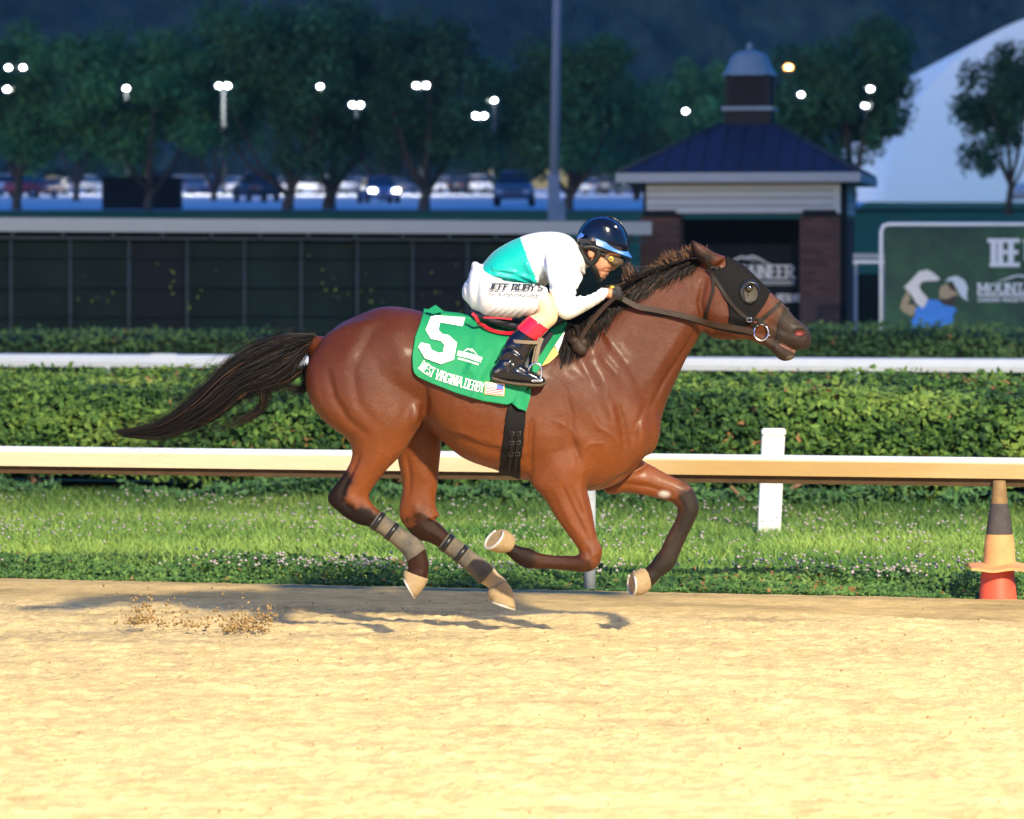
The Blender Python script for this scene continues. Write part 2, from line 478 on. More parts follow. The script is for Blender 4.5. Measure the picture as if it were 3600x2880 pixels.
def leaf_obj(name, C, Nn, size, colors, mat_, parent=None, asp=.62):
    V, Ft = leaves_vf(C, Nn, size, asp)
    return link(name, np_mesh(name, V, Ft, np.repeat(colors, 4, axis=0)), mat_, parent, False)

def leafcol(n, P=None, pal=None, patch=1.0, warm=.0):
    pal = np.array(pal if pal is not None else [(.022, .06, .015), (.075, .155, .026), (.18, .265, .045)])
    t = rng.random(n) * .7
    if P is not None: t = np.clip(t + fbm(P[:, 0] * 1.3 * patch + 5, P[:, 2] * 3.1 * patch + P[:, 1] * .7, 3) * 1.1 + .1, 0, 1)
    t = t * (len(pal) - 1.001); i = t.astype(int); f = (t - i)[:, None]
    c = pal[i] * (1 - f) + pal[i + 1] * f
    if warm > 0:
        k = rng.random(n) < warm * (1 + (0 if P is None else 9 * (vnoise(P[:, 0] * 1.7, P[:, 2] * 4) > .18)))
        c[k] = np.array([.24, .13, .045]) * (.5 + .7 * rng.random((k.sum(), 1)))
    return c * (.8 + .4 * rng.random((n, 1)))

def hedge(name, label, u0, u1, v0, v1, zf, zb, nfront, ntop, lsize, group, endround=.5, z0=.12, warm=.02, stems=0, pal=None):
    root = empty(name, uv((u0 + u1) / 2, v0, 0)); tag(root, label, 'hedge', group)
    inv = np.array(root.location)
    ez = lambda u: np.sqrt(np.clip(np.minimum(u - u0, u1 - u) / endround, .02, 1))
    wob = lambda u, v: .07 * fbm(u * 1.3 + v0, v * 1.3, 3)
    top = lambda u, v: (zf + (zb - zf) * (v - v0) / (v1 - v0)) * ez(u) + wob(u, v)
    # solid dark core added to block light behind the leaves
    us = np.linspace(u0 + .08, u1 - .08, 90); prof = [(v0 + .16, z0 + .1), (v0 + .10, .45 * zf), (v0 + .14, -1), (v0 + .35, -2), (v1 - .1, -2), (v1, 0)]
    V = []
    for u in us:
        for v, z in prof:
            zz = top(u, max(v, v0)) - .07 if z == -2 else (top(u, v0) * .86 if z == -1 else min(z, top(u, v0) * .8))
            V.append(uv(u, v + .03 * vnoise(np.array(u * 3.), np.array(zz * 5.)), zz) - inv)
    link('dark_core', np_mesh('dark_core', np.array(V), grid_faces(len(us), len(prof))), M['core'], root, True)
    # front face
    u = rng.uniform(u0, u1, nfront); h = rng.random(nfront) ** .9
    zt_ = top(u, v0); lo = z0 + .10 * fbm(u * 2.2, u * 0 + 2, 3) + .05; z = lo + (zt_ - lo) * h
    bulge = .10 * np.sin(np.pi * np.clip(h, 0, 1)) + .12 * (h > .85) * -(h - .85) / .15 + .07 * fbm(u * 2.2, z * 4, 3)
    dep = rng.random(nfront) ** 1.5 * .16
    P1 = T0 + u[:, None] * TU + (v0 - bulge + dep)[:, None] * TV
    C1 = np.c_[P1, z]
    N1 = np.c_[np.outer(-np.ones(nfront), TV) * .8, np.full(nfront, .55)] + rng.normal(size=(nfront, 3)) * .5
    u = rng.uniform(u0, u1, ntop); v = v0 + (v1 - v0) * rng.random(ntop) ** 1.2
    C2 = np.c_[T0 + u[:, None] * TU + v[:, None] * TV, top(u, v) + rng.normal(size=ntop) * .022]
    N2 = np.array([0, -.25, 1.0]) + rng.normal(size=(ntop, 3)) * .55
    C = np.vstack([C1, C2]); N_ = np.vstack([N1, N2]); n = len(C)
    leaf_obj('foliage', C - inv, N_, lsize * (.6 + .8 * rng.random(n)), leafcol(n, C, pal, 1, warm), M['leaf'], root)['kind'] = 'stuff'
    for _ in range(stems):
        uu = rng.uniform(u0, u1); b = uv(uu, v0 + .18, -.01) - inv
        k = rng.integers(2, 4)
        for q in range(k):
            dx = rng.uniform(-.22, .22); e = b + np.array([dx, -.12 + .1 * rng.random(), .34 + .1 * rng.random()])
            m = (b + e) / 2 + np.array([dx * .2, 0, -.03])
            tube_obj('stem', [b, m, e], [.018, .014, .007], M['stem'], root, 6)
    return root

nh = hedge('hedge', 'long bushy green hedge directly behind the near track rail', -9.4, 5.4, 8.1, 11.6, .86, .93, 27000, 15000, .062, None, warm=.006, stems=26)
# brown stems at the foot of the white post
for dx, dz in ((.16, .30), (.34, .33), (-.12, .22)):
    b = uv(-.44, 7.9, -.01) - np.array(nh.location)
    tube_obj('stem', [b, b + np.array([dx * .6, -.06, dz * .5]), b + np.array([dx * 1.5, -.10, dz])], [.026, .020, .010], M['stem'], nh, 7)
palfar = [(.03, .075, .022), (.06, .125, .032), (.11, .19, .05)]
hedge('hedge', 'clipped dark hedge behind the white turf rail, ending in front of the dark shed', -33.0, -13.0, 33.0, 35.2, .98, 1.03, 8500, 3000, .075, 'hedges beyond the turf course', .35, warm=.004, pal=palfar)
hedge('hedge', 'clipped dark hedge behind the white turf rail, in front of the golf billboard', -8.4, -1.4, 33.0, 35.2, 1.08, 1.13, 4200, 1700, .075, 'hedges beyond the turf course', 1.6, warm=.004, pal=palfar)

def blades_vf(u, v, h, w, z0, lean=.5):
    n = len(u); b = np.c_[T0 + u[:, None] * TU + v[:, None] * TV, np.full(n, z0)]
    a = rng.uniform(0, 2 * np.pi, n); dx = np.c_[np.cos(a), np.sin(a), np.zeros(n)]
    le = rng.normal(size=(n, 2)) * lean * h[:, None]
    tip = b + np.c_[le, h]; mid = b + np.c_[le * .35, h * .6]
    V = np.stack([b - dx * w[:, None], b + dx * w[:, None], mid + dx * w[:, None] * .7, mid - dx * w[:, None] * .7, tip], 1).reshape(-1, 3)
    k = np.arange(n)[:, None] * 5
    return V, [k + np.array([[0, 1, 2, 3]]), k + np.array([[3, 2, 4]])]

def make_grass():
    n = 112000
    u = rng.uniform(-7.8, 5.0, n); v = .75 + 7.6 * rng.random(n) ** 1.25
    hv = (.055 + .05 * rng.random(n)) * (1 + .5 * fbm(u * 1.1, v * 1.1, 2)) * (1 + .5 * sstep(6.5, 8.2, v))
    V, Fs = blades_vf(u, v, hv, .0035 + .003 * rng.random(n), 0.0)
    t = np.clip(.5 + fbm(u * .8, v * .9, 3) * .9 + .25 * rng.normal(size=n), 0, 1)[:, None]
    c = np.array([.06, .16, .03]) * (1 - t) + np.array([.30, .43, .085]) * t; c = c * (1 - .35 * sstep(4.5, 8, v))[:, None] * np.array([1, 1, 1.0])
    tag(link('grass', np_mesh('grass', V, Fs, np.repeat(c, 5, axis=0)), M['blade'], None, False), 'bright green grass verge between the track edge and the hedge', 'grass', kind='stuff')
    # low clover along the edge of the track
    n = 36000
    u = rng.uniform(-5.6, 5.6, n); v = .08 + 1.7 * rng.random(n) ** 1.7
    hump = (.03 + .06 * sstep(.06, .35, v) * sstep(1.7, .7, v)) * (1 + 1.3 * fbm(u * 1.7, v * 2.2, 3))
    C = np.c_[T0 + u[:, None] * TU + v[:, None] * TV, hump * (.25 + .75 * rng.random(n) ** .6)]
    N_ = np.array([0, -.5, .9]) + rng.normal(size=(n, 3)) * .5
    c = leafcol(n, C * np.array([1, 1, 0.01]), [(.022, .06, .016), (.055, .13, .028), (.12, .21, .045)], 1.0, .006)
    leaf_obj('clover', C, N_, .018 + .018 * rng.random(n), c, M['leaf'], None, .9)
    tag(bpy.data.objects['clover'], 'low dark clover growing along the edge of the dirt track', 'clover', kind='stuff')
    # clover heads
    m = 4200; u = rng.uniform(-6., 3.6, m); v = np.where(rng.random(m) < .55, .15 + .9 * rng.random(m), 1 + 6.5 * rng.random(m) ** 1.4)
    k = fbm(u * .8 + 3, v * .8, 3) + .45 * rng.random(m) - .10 * sstep(-2.5, 1, u) > .10; u, v = u[k], v[k]; m = len(u)
    C = np.c_[T0 + u[:, None] * TU + v[:, None] * TV, np.where(v < 1.1, .10 + .05 * rng.random(m), .10 + .05 * rng.random(m))]
    o = np.array([(1, 0, 0), (-1, 0, 0), (0, 1, 0), (0, -1, 0), (0, 0, .8), (0, 0, -.8)], float)
    r = (.007 + .006 * rng.random(m))[:, None, None]
    V = (C[:, None] + o[None] * r).reshape(-1, 3)
    f = np.array([(0, 2, 4), (2, 1, 4), (1, 3, 4), (3, 0, 4), (2, 0, 5), (1, 2, 5), (3, 1, 5), (0, 3, 5)])
    Fs = (np.arange(m)[:, None, None] * 6 + f[None]).reshape(-1, 3)
    tag(link('clover_flowers', np_mesh('clover_flowers', V, Fs), M['flower'], None, True), 'small pale clover flowers scattered over the grass verge', 'flowers', kind='stuff')
make_grass()
def make_weeds():
    n = 12500
    u = rng.uniform(-9.0, 5.0, n); k = fbm(u * 1.1, u * 0 + 5, 3) + .35 * rng.random(n) > .02; u = u[k]; n = len(u)
    v = 7.75 + .45 * rng.random(n); h = (.10 + .20 * np.clip(.5 + fbm(u * 1.6 + 9, u * 0 + 2, 3), 0, 1)) * rng.random(n) ** .7
    C = np.c_[T0 + u[:, None] * TU + v[:, None] * TV, h]
    c = leafcol(n, None, [(.03, .085, .035), (.07, .16, .05), (.13, .23, .055)]) * (1 + .4 * fbm(u * 2, u * 0, 2))[:, None]
    leaf_obj('weeds', C, np.array([0, -.5, .8]) + rng.normal(size=(n, 3)) * .6, .05 + .05 * rng.random(n), c, M['leaf'], None, .45)
    tag(bpy.data.objects['weeds'], 'blue green weeds growing along the foot of the hedge', 'weeds', kind='stuff')
make_weeds()

# ------------------------------------------------------------------ rails, post, cones
def make_rail(name, label, v, u0, u1, ztop, mt, group, posts, bumps=(), h=.105):
    root = empty(name, uv(0, v, 0)); tag(root, label, 'rail', group)
    root.rotation_euler = (0, 0, -TA)
    # cross section (y across, z): rounded top beam
    pr = [(-.052, ztop - h), (-.056, ztop - .03), (-.046, ztop - .008), (-.025, ztop), (.03, ztop + .004), (.055, ztop - .02), (.055, ztop - h)]
    us = np.linspace(u0, u1, 400); V = [(u, y, z) for u in us for y, z in pr]
    n = len(pr); Q = [(i * n + j, (i + 1) * n + j, (i + 1) * n + (j + 1) % n, i * n + (j + 1) % n) for i in range(len(us) - 1) for j in range(n)]
    Va = np.array(V); dt = np.clip(sstep(-1.2, 1.2, Va[:, 0]) * 1.0 + .5 * fbm(Va[:, 0] * 1.3, Va[:, 2] * 9, 3), 0, 1)[:, None] * (Va[:, 2:3] < ztop - .02)
    o = link('rail_beam', np_mesh('rail_beam', V, np.array(Q), np.where(Va[:, 2:3] > ztop - .012, np.array([[.74, .74, .72]]), np.array([.62, .53, .34]) * (1 - dt) + np.array([.42, .28, .11]) * dt)), mt, root, False)  # top edge coloured whiter: the highlight along the beam is painted in
    box_obj('rail_channel', ((u0 + u1) / 2, .012, ztop - h - .022), (u1 - u0, .06, .042), M['railunder'] if mt == M['railpaint'] else mt, root)
    for p in posts:
        bm = bmesh.new(); bmesh.ops.create_cone(bm, cap_ends=True, segments=12, radius1=.033, radius2=.033, depth=ztop - h, matrix=Matrix.Translation((p, .02, (ztop - h) / 2)))
        bm_obj('post', bm, M['steel'] if mt == M['railpaint'] else mt, root, True)
    for p in bumps:
        box_obj('joint_sleeve', (p, 0, ztop - h / 2 + .004), (.34, .125, h + .02), mt, root, .01)
    return root
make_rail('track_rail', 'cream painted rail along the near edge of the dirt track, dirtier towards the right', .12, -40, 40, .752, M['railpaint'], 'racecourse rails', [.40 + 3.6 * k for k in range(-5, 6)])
vf = 29.4
make_rail('turf_rail', 'bright white rail behind the near hedge, on the far side of the turf course', vf, -60, 60, .752, M['white'], 'racecourse rails', [-4.0 + 5 * k for k in range(-8, 9)], bumps=[-13.2], h=.115)

P = at(2702, 1887, 7.7); 
wp = empty('marker_post', (P[0], 7.7, 0)); tag(wp, 'short square white wooden post standing in the grass behind the track rail', 'post')
bm = bmesh.new(); add_box(bm, (0, 0, .335), (.15, .09, .67)); bmesh.ops.bevel(bm, geom=list(bm.edges), offset=.006, segments=1, affect='EDGES')
for v_ in bm.verts: v_.co.x += .032 * v_.co.z / .7
bm_obj('shaft', bm, M['postwhite'], wp)
bm = bmesh.new(); add_box(bm, (.033, 0, .695), (.158, .10, .045)); bmesh.ops.bevel(bm, geom=list(bm.edges), offset=.008, segments=2, affect='EDGES'); bm_obj('cap', bm, M['postwhite'], wp)

def lathe(name, prof, mt, parent, n=28, loc=(0, 0, 0)):
    t = np.linspace(0, 2 * np.pi, n, endpoint=False)
    V = np.array([(r * np.cos(a), r * np.sin(a), z) for r, z in prof for a in t]) + np.array(loc)
    Q = [(i * n + j, i * n + (j + 1) % n, (i + 1) * n + (j + 1) % n, (i + 1) * n + j) for i in range(len(prof) - 1) for j in range(n)]
    return link(name, np_mesh(name, V, np.array(Q)), mt, parent, True)
M['conered'] = mat('cone red', (.62, .085, .04), .55, .4, noise=.12, nscale=14)
M['conefade'] = mat('cone faded orange', (.62, .30, .12), .65, .3, noise=.2, nscale=10)
M['coneband'] = mat('cone dark band', (.07, .06, .058), .8, .2, noise=.3, nscale=24)
M['conetop'] = mat('cone dirty collar', (.24, .15, .07), .8, .2, noise=.3, nscale=20)
ybase = 2.06; s_ = F / (DCAM + ybase); P = at(3508, 2120, ybase); zc = lambda py: EYE + (HOR - py) / s_
c1 = empty('traffic_cone', (P[0], ybase, .0)); tag(c1, 'red orange lower traffic cone under a faded one at the track edge', 'traffic cone', 'stacked traffic cones')
lathe('cone_body', [(.105, zc(2122)), (.102, zc(2116)), (.086, zc(2004)), (.070, zc(1975)), (.052, zc(1930)), (0, zc(1928))], M['conered'], c1)
box_obj('cone_base', (0, 0, zc(2122) - .008), (.30, .30, .028), M['conered'], c1, .008)
c2 = empty('traffic_cone', (P[0] + .008, ybase, 0.0)); tag(c2, 'faded orange traffic cone with black band, stacked on the red cone under the rail end', 'traffic cone', 'stacked traffic cones')
fl = bmesh.new(); bmesh.ops.create_grid(fl, x_segments=14, y_segments=14, size=.165)
for v_ in fl.verts:
    v_.co.z = zc(1990) + .006 * math.sin(v_.co.x * 30) + .008 * math.cos(v_.co.y * 22) - .012 * (max(abs(v_.co.x), abs(v_.co.y)) / .165) ** 3
g = bmesh.ops.extrude_face_region(fl, geom=list(fl.faces))
for v_ in [e for e in g['geom'] if isinstance(e, bmesh.types.BMVert)]: v_.co.z += .014
bm_obj('cone_base', fl, M['conefade'], c2)
lathe('cone_body', [(.092, zc(1992)), (.085, zc(1970)), (.078, zc(1900)), (.071, zc(1878))], M['conefade'], c2)
lathe('reflective_band', [(.0715, zc(1878)), (.058, zc(1812)), (.0455, zc(1770))], M['coneband'], c2)
lathe('collar', [(.0455, zc(1770)), (.037, zc(1715)), (.033, zc(1690)), (0, zc(1688))], M['conetop'], c2)

# ------------------------------------------------------------------ lights of the car park
LAMPS = [  # px, py (photo), heads [(dx, kind)]
    (55, 238, [(-26, 'on'), (26, 'on')]), (36, 314, [(-12, 'on'), (12, 'dim')]), (444, 311, [(0, 'on')]), (786, 302, [(-17, 'on'), (14, 'on')]),
    (1125, 304, [(0, 'on')]), (1253, 369, [(-14, 'on'), (14, 'on')]), (1481, 301, [(-17, 'on'), (17, 'on')]), (1687, 408, [(-14, 'on'), (14, 'on')]),
    (1738, 353, [(0, 'on'), (-24, 'dim')]), (2411, 391, [(0, 'on')]), (2772, 237, [(0, 'orange')]), (2816, 333, [(0, 'on'), (26, 'dim')]),
    (3060, 313, [(0, 'on'), (-42, 'dim')]), (3041, 372, [(0, 'on')]), (2208, 341, [(0, 'dim')])]
LNOTE = ['pair of bright white heads high above the left trees', 'lower lamp at the far left edge', 'single white head in front of the second left tree', 'bright double head on a visible mast between two left trees',
         'single head above the broad middle trees', 'wide double head left of the dark middle tree', 'double head above the forked middle trunk', 'brightest low double head left of the tall pole',
         'single head just above a brighter double lamp', 'bright round lamp left of the brick kiosk', 'orange sodium lamp beside the kiosk cupola', 'single head right of the kiosk cupola',
         'upper of two lamps in the tree left of the dome', 'lower of two lamps in the tree left of the dome', 'faint lamp right of the tall pole']
lampmesh = None
for (px, py, heads), note in zip(LAMPS, LNOTE):
    hp_ = 9.5; lo, hi = 190.0, 560.0
    for _ in range(40):
        d = (lo + hi) / 2
        if HOR - (zt(d) + hp_ - EYE) * F / d < py: lo = d
        else: hi = d
    d = max(d, 195); y = d - DCAM; P = at(px, py, y); zg = zt(d)
    k = [h for _, h in heads][0]
    root = empty('lot_lamp', (P[0], y, zg))
    tag(root, 'lit car park lamp, ' + note, 'lamp post', 'lit lamps over the car park')
    tube_obj('pole', [(0, 0, 0), (0, 0, P[2] - zg + .1)], [.16, .12], M['lamppole'], root, 8)
    for dx, kind in heads:
        lx = dx * d / F
        r = {'on': .085, 'orange': .13, 'dim': .07}[kind] * d / 330
        V, fs = ell_vf((lx, -.1, P[2] - zg), (r * 1.35, r * .8, r * .8), 14, 8)
        link('lamp_head', np_mesh('lamp_head', V, fs), M[{'on': 'lampon', 'orange': 'lamporange', 'dim': 'lampdim'}[kind]], root, True)
        if kind != 'dim':
            V, fs = ell_vf((lx, .05, P[2] - zg), (r * 2.6, .05, r * 1.9), 16, 8); link('halo_disc', np_mesh('halo_disc', V, fs), M['lampglow' if kind == 'on' else 'orangeglow'], root, True)  # dim glowing disc behind the head, added to imitate its halo
        if abs(lx) > .01: tube_obj('arm', [(0, 0, P[2] - zg + .1), (lx, 0, P[2] - zg + .15 + r)], .04, M['pipe'], root, 6)
    # seen through gaps of the crowns
for px, py, en in ((1125, 304, 1400), (786, 302, 1400), (1687, 408, 1400), (1481, 301, 1400), (3060, 313, 1800), (444, 311, 1400)):
    for o_ in [o for o in bpy.data.objects if o.name.startswith('lamp_head')]:
        W_ = np.array(o_.parent.location) + verts(o_.data).mean(0); q_ = pix(W_)
        if abs(q_[0] - px) < 30 and abs(q_[1] - py) < 20:
            ld = bpy.data.lights.new('lot_lamp_light', 'POINT'); ld.energy = en; ld.shadow_soft_size = .4; ld.color = (1, .95, .84)
            lo_ = bpy.data.objects.new('lot_lamp_light', ld); col.objects.link(lo_); lo_.location = (W_[0], W_[1] - 2.6, W_[2] - .9); break
GAPS = [(px + dx, py) for px, py, hs in LAMPS for dx, k in hs if k != 'dim']

# ------------------------------------------------------------------ trees
def tree(label, cx, top, bot, hw, tx, d, trunk=.26, n=8000, lsz=.19, pal=None, baseY=None, fork=None, sparse=0.0):
    """all in 2156-wide photo units"""
    k = 3600 / 2156.; cx, top, bot, hw, tx = [a * k for a in (cx, top, bot + 4, hw * 1.2, tx)]; n = int(n * 2.3)
    y = d - DCAM; s = F / d; B = at(tx, 1000, y); zg = zt(d) if baseY is None else at(0, baseY * k, y)[2]
    root = empty('tree', (B[0], y, zg)); tag(root, label, 'tree', 'trees along the car park'); o = np.array(root.location)
    zb = at(0, bot, y)[2]; zt_ = at(0, top, y)[2]; c0 = at(cx, (top + bot) / 2, y) - o; a = hw / s; b = (zt_ - zb) / 2
    parts = [tube_vf([(0, 0, -.1), (0, 0, .4), (.03 * a, 0, zb - zg), (c0[0] * .5, 0, c0[2])], [trunk * 1.25, trunk, trunk * .8, trunk * .35], 9)]
    for q in range(5):
        an = q * 2.4 + rng.random(); e = np.array([c0[0] + .6 * a * math.cos(an), .5 * a * math.sin(an), c0[2] + b * rng.uniform(-.2, .5)])
        st = np.array([.02 * a, 0, (zb - zg) * rng.uniform(.6, 1.0)])
        parts.append(tube_vf([st, (st + e) / 2 + np.array([0, 0, -.15 * b]), e], [trunk * .5, trunk * .35, trunk * .1], 6))
    V, fs = join_vf(parts); link('trunk', np_mesh('trunk', V, fs), M['bark'], root, True)
    # crown: lobes filled with clumps of leaves
    nl = 46; L = []
    for q in range(nl):
        v = rng.normal(size=3); v /= (np.abs(v) ** 3).sum() ** (1 / 3); r = rng.uniform(.25, .92)
        L.append((v * r * np.array([1, .8, 1]), rng.uniform(.16, .42)))
    w = np.array([l[1] ** 2 for l in L]); idx = rng.choice(nl, n, p=w / w.sum())
    v = rng.normal(size=(n, 3)); v /= np.linalg.norm(v, axis=1)[:, None]
    rr = rng.random((n, 1)) ** .42
    C = np.array([L[i][0] for i in idx]) + v * rr * np.array([L[i][1] for i in idx])[:, None]
    keep = vnoise(C[:, 0] * 4 + 7 * cx, C[:, 2] * 5 + C[:, 1] * 3) > -.38 + sparse
    C, v, idx = C[keep], v[keep], idx[keep]
    C = C * np.array([a * .92, a * .85, b * np.float64(.90)]) + c0 + np.array([0, 0, b * .12])
    px = pix(C + o)
    ok = np.ones(len(C), bool)
    for gx, gy in GAPS: ok &= (np.hypot((px[:, 0] - gx) / 1.25, px[:, 1] - gy) > 21)
    for gx, gy, L_ in ((786, 302, 150), (1738, 353, 110), (1253, 369, 50), (444, 311, 40)): ok &= ~((np.abs(px[:, 0] - gx) < 13) & (px[:, 1] > gy) & (px[:, 1] < gy + L_))
    C, v, idx = C[ok], v[ok], idx[ok]; m = len(C)
    tint = np.array([rng.uniform(.7, 1.35) for _ in range(nl)])[idx][:, None]
    pal = pal or [(.04, .115, .042), (.065, .18, .058), (.10, .24, .075)]
    c = leafcol(m, None, pal) * tint
    leaf_obj('crown', C, v + rng.normal(size=(m, 3)) * .6 + np.array([0, 0, .4]), lsz * (.6 + .8 * rng.random(m)), c, M['treeleaf'], root, .7)
lite = [(.06, .17, .05), (.09, .25, .07), (.13, .31, .085)]
dk = [(.03, .085, .038), (.05, .13, .05), (.075, .18, .065)]
tree('pale green tree cut off by the left edge of the picture', 30, 20, 372, 125, 35, 178, .2, 8000, pal=lite)
tree('light green tree with a slim trunk standing before the dark container', 300, 60, 398, 175, 312, 176, .17, 11000, pal=lite)
tree('broad dark tree with a stout trunk beside the dark parked car', 590, -25, 402, 205, 606, 177, .24, 13000)
tree('dark tree with a thick grey trunk left of the headlights', 745, -10, 395, 190, 693, 180, .28, 11000, pal=dk)
tree('dark tree with a forked trunk in the middle of the car park', 900, 40, 398, 165, 893, 176, .24, 11000, pal=dk)
tree('round tree with a forked pale trunk beside the tall pole', 1205, 92, 405, 175, 1196, 177, .22, 11000)
tree('far light green tree behind the kiosk roof', 1490, 128, 360, 85, 1470, 262, .2, 5000, .27, pal=lite)
tree('dense tall tree between the kiosk cupola and the white dome', 1768, 55, 410, 150, 1790, 172, .25, 13000)
tree('sparse dark tree standing in front of the white dome', 2114, 98, 385, 104, 2125, 150, .13, 6500, .15, pal=dk, baseY=447, sparse=.17)
tree('distant leafy tree between the left trees', 165, 150, 380, 80, 160, 255, .2, 4500, .27)
tree('distant leafy tree behind the tall pole', 1060, 130, 400, 130, 1050, 258, .2, 5000, .27)
tree('far tree filling the gap left of the broad middle trees', 455, 20, 400, 110, 450, 262, .2, 6000, .27)
tree('far tree between the middle trees and the tall pole', 1330, 170, 410, 110, 1340, 265, .2, 5000, .27)
tree('far tree standing right behind the dark middle trees', 800, -20, 390, 150, 805, 256, .2, 7000, .27, pal=dk)

# ------------------------------------------------------------------ tall pole
d = 158.; y = d - DCAM; P = at(1166 * 1.67, 450 * 1.67, y)
tp = empty('floodlight_mast', (P[0], y, zt(d))); tag(tp, 'tall pale blue steel pole rising out of the picture behind the shed', 'pole')
tube_obj('shaft', [(0, 0, 0), (.12, 0, 8), (.22, 0, 16)], [.20, .165, .14], M['steel'], tp, 14)
box_obj('sleeve', (0.0, 0, .95), (.46, .46, 1.9), M['steel'], tp, .03)
box_obj('junction_box', (.30, -.05, .45), (.26, .3, .75), M['steel'], tp, .02)

# dark container by the second tree
d = 181.; P = at(300 * 1.67, 440 * 1.67, d - DCAM)
ct = empty('storage_container', (P[0], d - DCAM, zt(d))); tag(ct, 'dark storage container at the edge of the car park behind a slim tree trunk', 'container')
box_obj('box', (0, 0, .72), (3.3, 2.2, 1.44), M['dark'], ct, .02)
for i in range(12): box_obj('rib', (-1.5 + i * .272, -1.12, .72), (.08, .03, 1.35), M['dark'], ct)

# ------------------------------------------------------------------ cars
CARCOL = {'white': (.75, .76, .78), 'silver': (.42, .44, .47), 'dark': (.02, .022, .03), 'blue': (.06, .10, .22), 'red': (.40, .03, .03), 'grey': (.12, .13, .15)}
M['glass'] = mat('car glass', (.015, .02, .03), .08, .6)
M['tyre'] = mat('tyre', (.015, .015, .015), .9, .2)
M['hub'] = mat('wheel hub', (.35, .36, .38), .4, .5, metal=.6)
M['tail'] = mat('tail lamp', (.25, .01, .01), .3, .5)
M['lens'] = mat('headlamp lens', (.6, .62, .65), .15, .6)
M['headon'] = mat('lit headlamp', (1, 1, 1), .4, emit=(1, .97, .9), estr=5)
for k_, c_ in CARCOL.items(): M['car_' + k_] = mat('car paint ' + k_, c_, .3, .5, coat=.5)
def prism(prof, w0, w1=None, z0=None, z1=None):
    bm = bmesh.new(); w1 = w0 if w1 is None else w1
    f = lambda z: w0 if z0 is None else w0 + (w1 - w0) * (z - z0) / (z1 - z0)
    a = [bm.verts.new((x, -f(z), z)) for x, z in prof]; b = [bm.verts.new((x, f(z), z)) for x, z in prof]
    n = len(prof); bm.faces.new(a[::-1]); bm.faces.new(b)
    for i in range(n): bm.faces.new((a[i], a[(i + 1) % n], b[(i + 1) % n], b[i]))
    bmesh.ops.recalc_face_normals(bm, faces=list(bm.faces)); return bm
def make_car(kind, colr, lit=False):
    root = empty('parked_car'); m = M['car_' + colr]
    if kind == 'sedan':
        lo = [(-2.25, .32), (-2.3, .72), (-2.1, .93), (-1.2, .98), (.95, .96), (1.95, .80), (2.25, .62), (2.25, .32)]
        gl = [(-1.75, .93), (-1.05, 1.40), (.25, 1.42), (1.2, .93)]; rf = [(-1.08, 1.38), (-1.0, 1.45), (.2, 1.47), (.3, 1.40)]
    elif kind == 'suv':
        lo = [(-2.3, .38), (-2.35, .9), (-2.25, 1.06), (.95, 1.08), (2.05, .98), (2.3, .75), (2.3, .38)]
        gl = [(-2.2, 1.04), (-1.95, 1.62), (.3, 1.64), (1.1, 1.04)]; rf = [(-2.0, 1.60), (-1.9, 1.70), (.25, 1.72), (.36, 1.60)]
    else:  # van
        lo = [(-2.6, .4), (-2.65, 1.3), (1.7, 1.3), (2.5, 1.1), (2.7, .8), (2.7, .4)]
        gl = [(-2.4, 1.28), (-2.4, 1.85), (.9, 1.85), (1.75, 1.28)]; rf = [(-2.62, 1.8), (-2.6, 2.35), (.7, 2.35), (1.0, 1.84)]
    b = prism(lo, .89); bmesh.ops.bevel(b, geom=list(b.edges), offset=.05, segments=2, affect='EDGES'); bm_obj('body', b, m, root, True)
    bm_obj('windows', prism(gl, .80, .64, gl[0][1], gl[1][1]), M['glass'], root)
    b = prism(rf, .66); bmesh.ops.bevel(b, geom=list(b.edges), offset=.03, segments=2, affect='EDGES'); bm_obj('roof', b, m, root, True)
    for x in (-1.4, 1.42):
        for sy in (-1, 1):
            b = bmesh.new(); bmesh.ops.create_cone(b, cap_ends=True, segments=18, radius1=.33, radius2=.33, depth=.22, matrix=Matrix.Translation((x, sy * .82, .33)) @ Matrix.Rotation(R(90), 4, 'X'))
            w = bm_obj('wheel', b, M['tyre'], root, False)
            b = bmesh.new(); bmesh.ops.create_cone(b, cap_ends=True, segments=14, radius1=.2, radius2=.17, depth=.03, matrix=Matrix.Translation((x, sy * .94, .33)) @ Matrix.Rotation(R(90 * sy), 4, 'X'))
            bm_obj('hub', b, M['hub'], w, False)
    fx = lo[-1][0]; rx = lo[0][0]
    for sy in (-1, 1):
        box_obj('headlight', (fx + .01, sy * .64, .66), (.06, .34, .17), M['headon'] if lit else M['lens'], root, .02)
        box_obj('tail_light', (rx - .02, sy * .68, .80), (.06, .26, .14), M['tail'], root, .02)
    return root
def copy_tree(o, parent=None):
    c = o.copy(); col.objects.link(c); c.parent = parent
    for ch in list(o.children): copy_tree(ch, c)
    return c
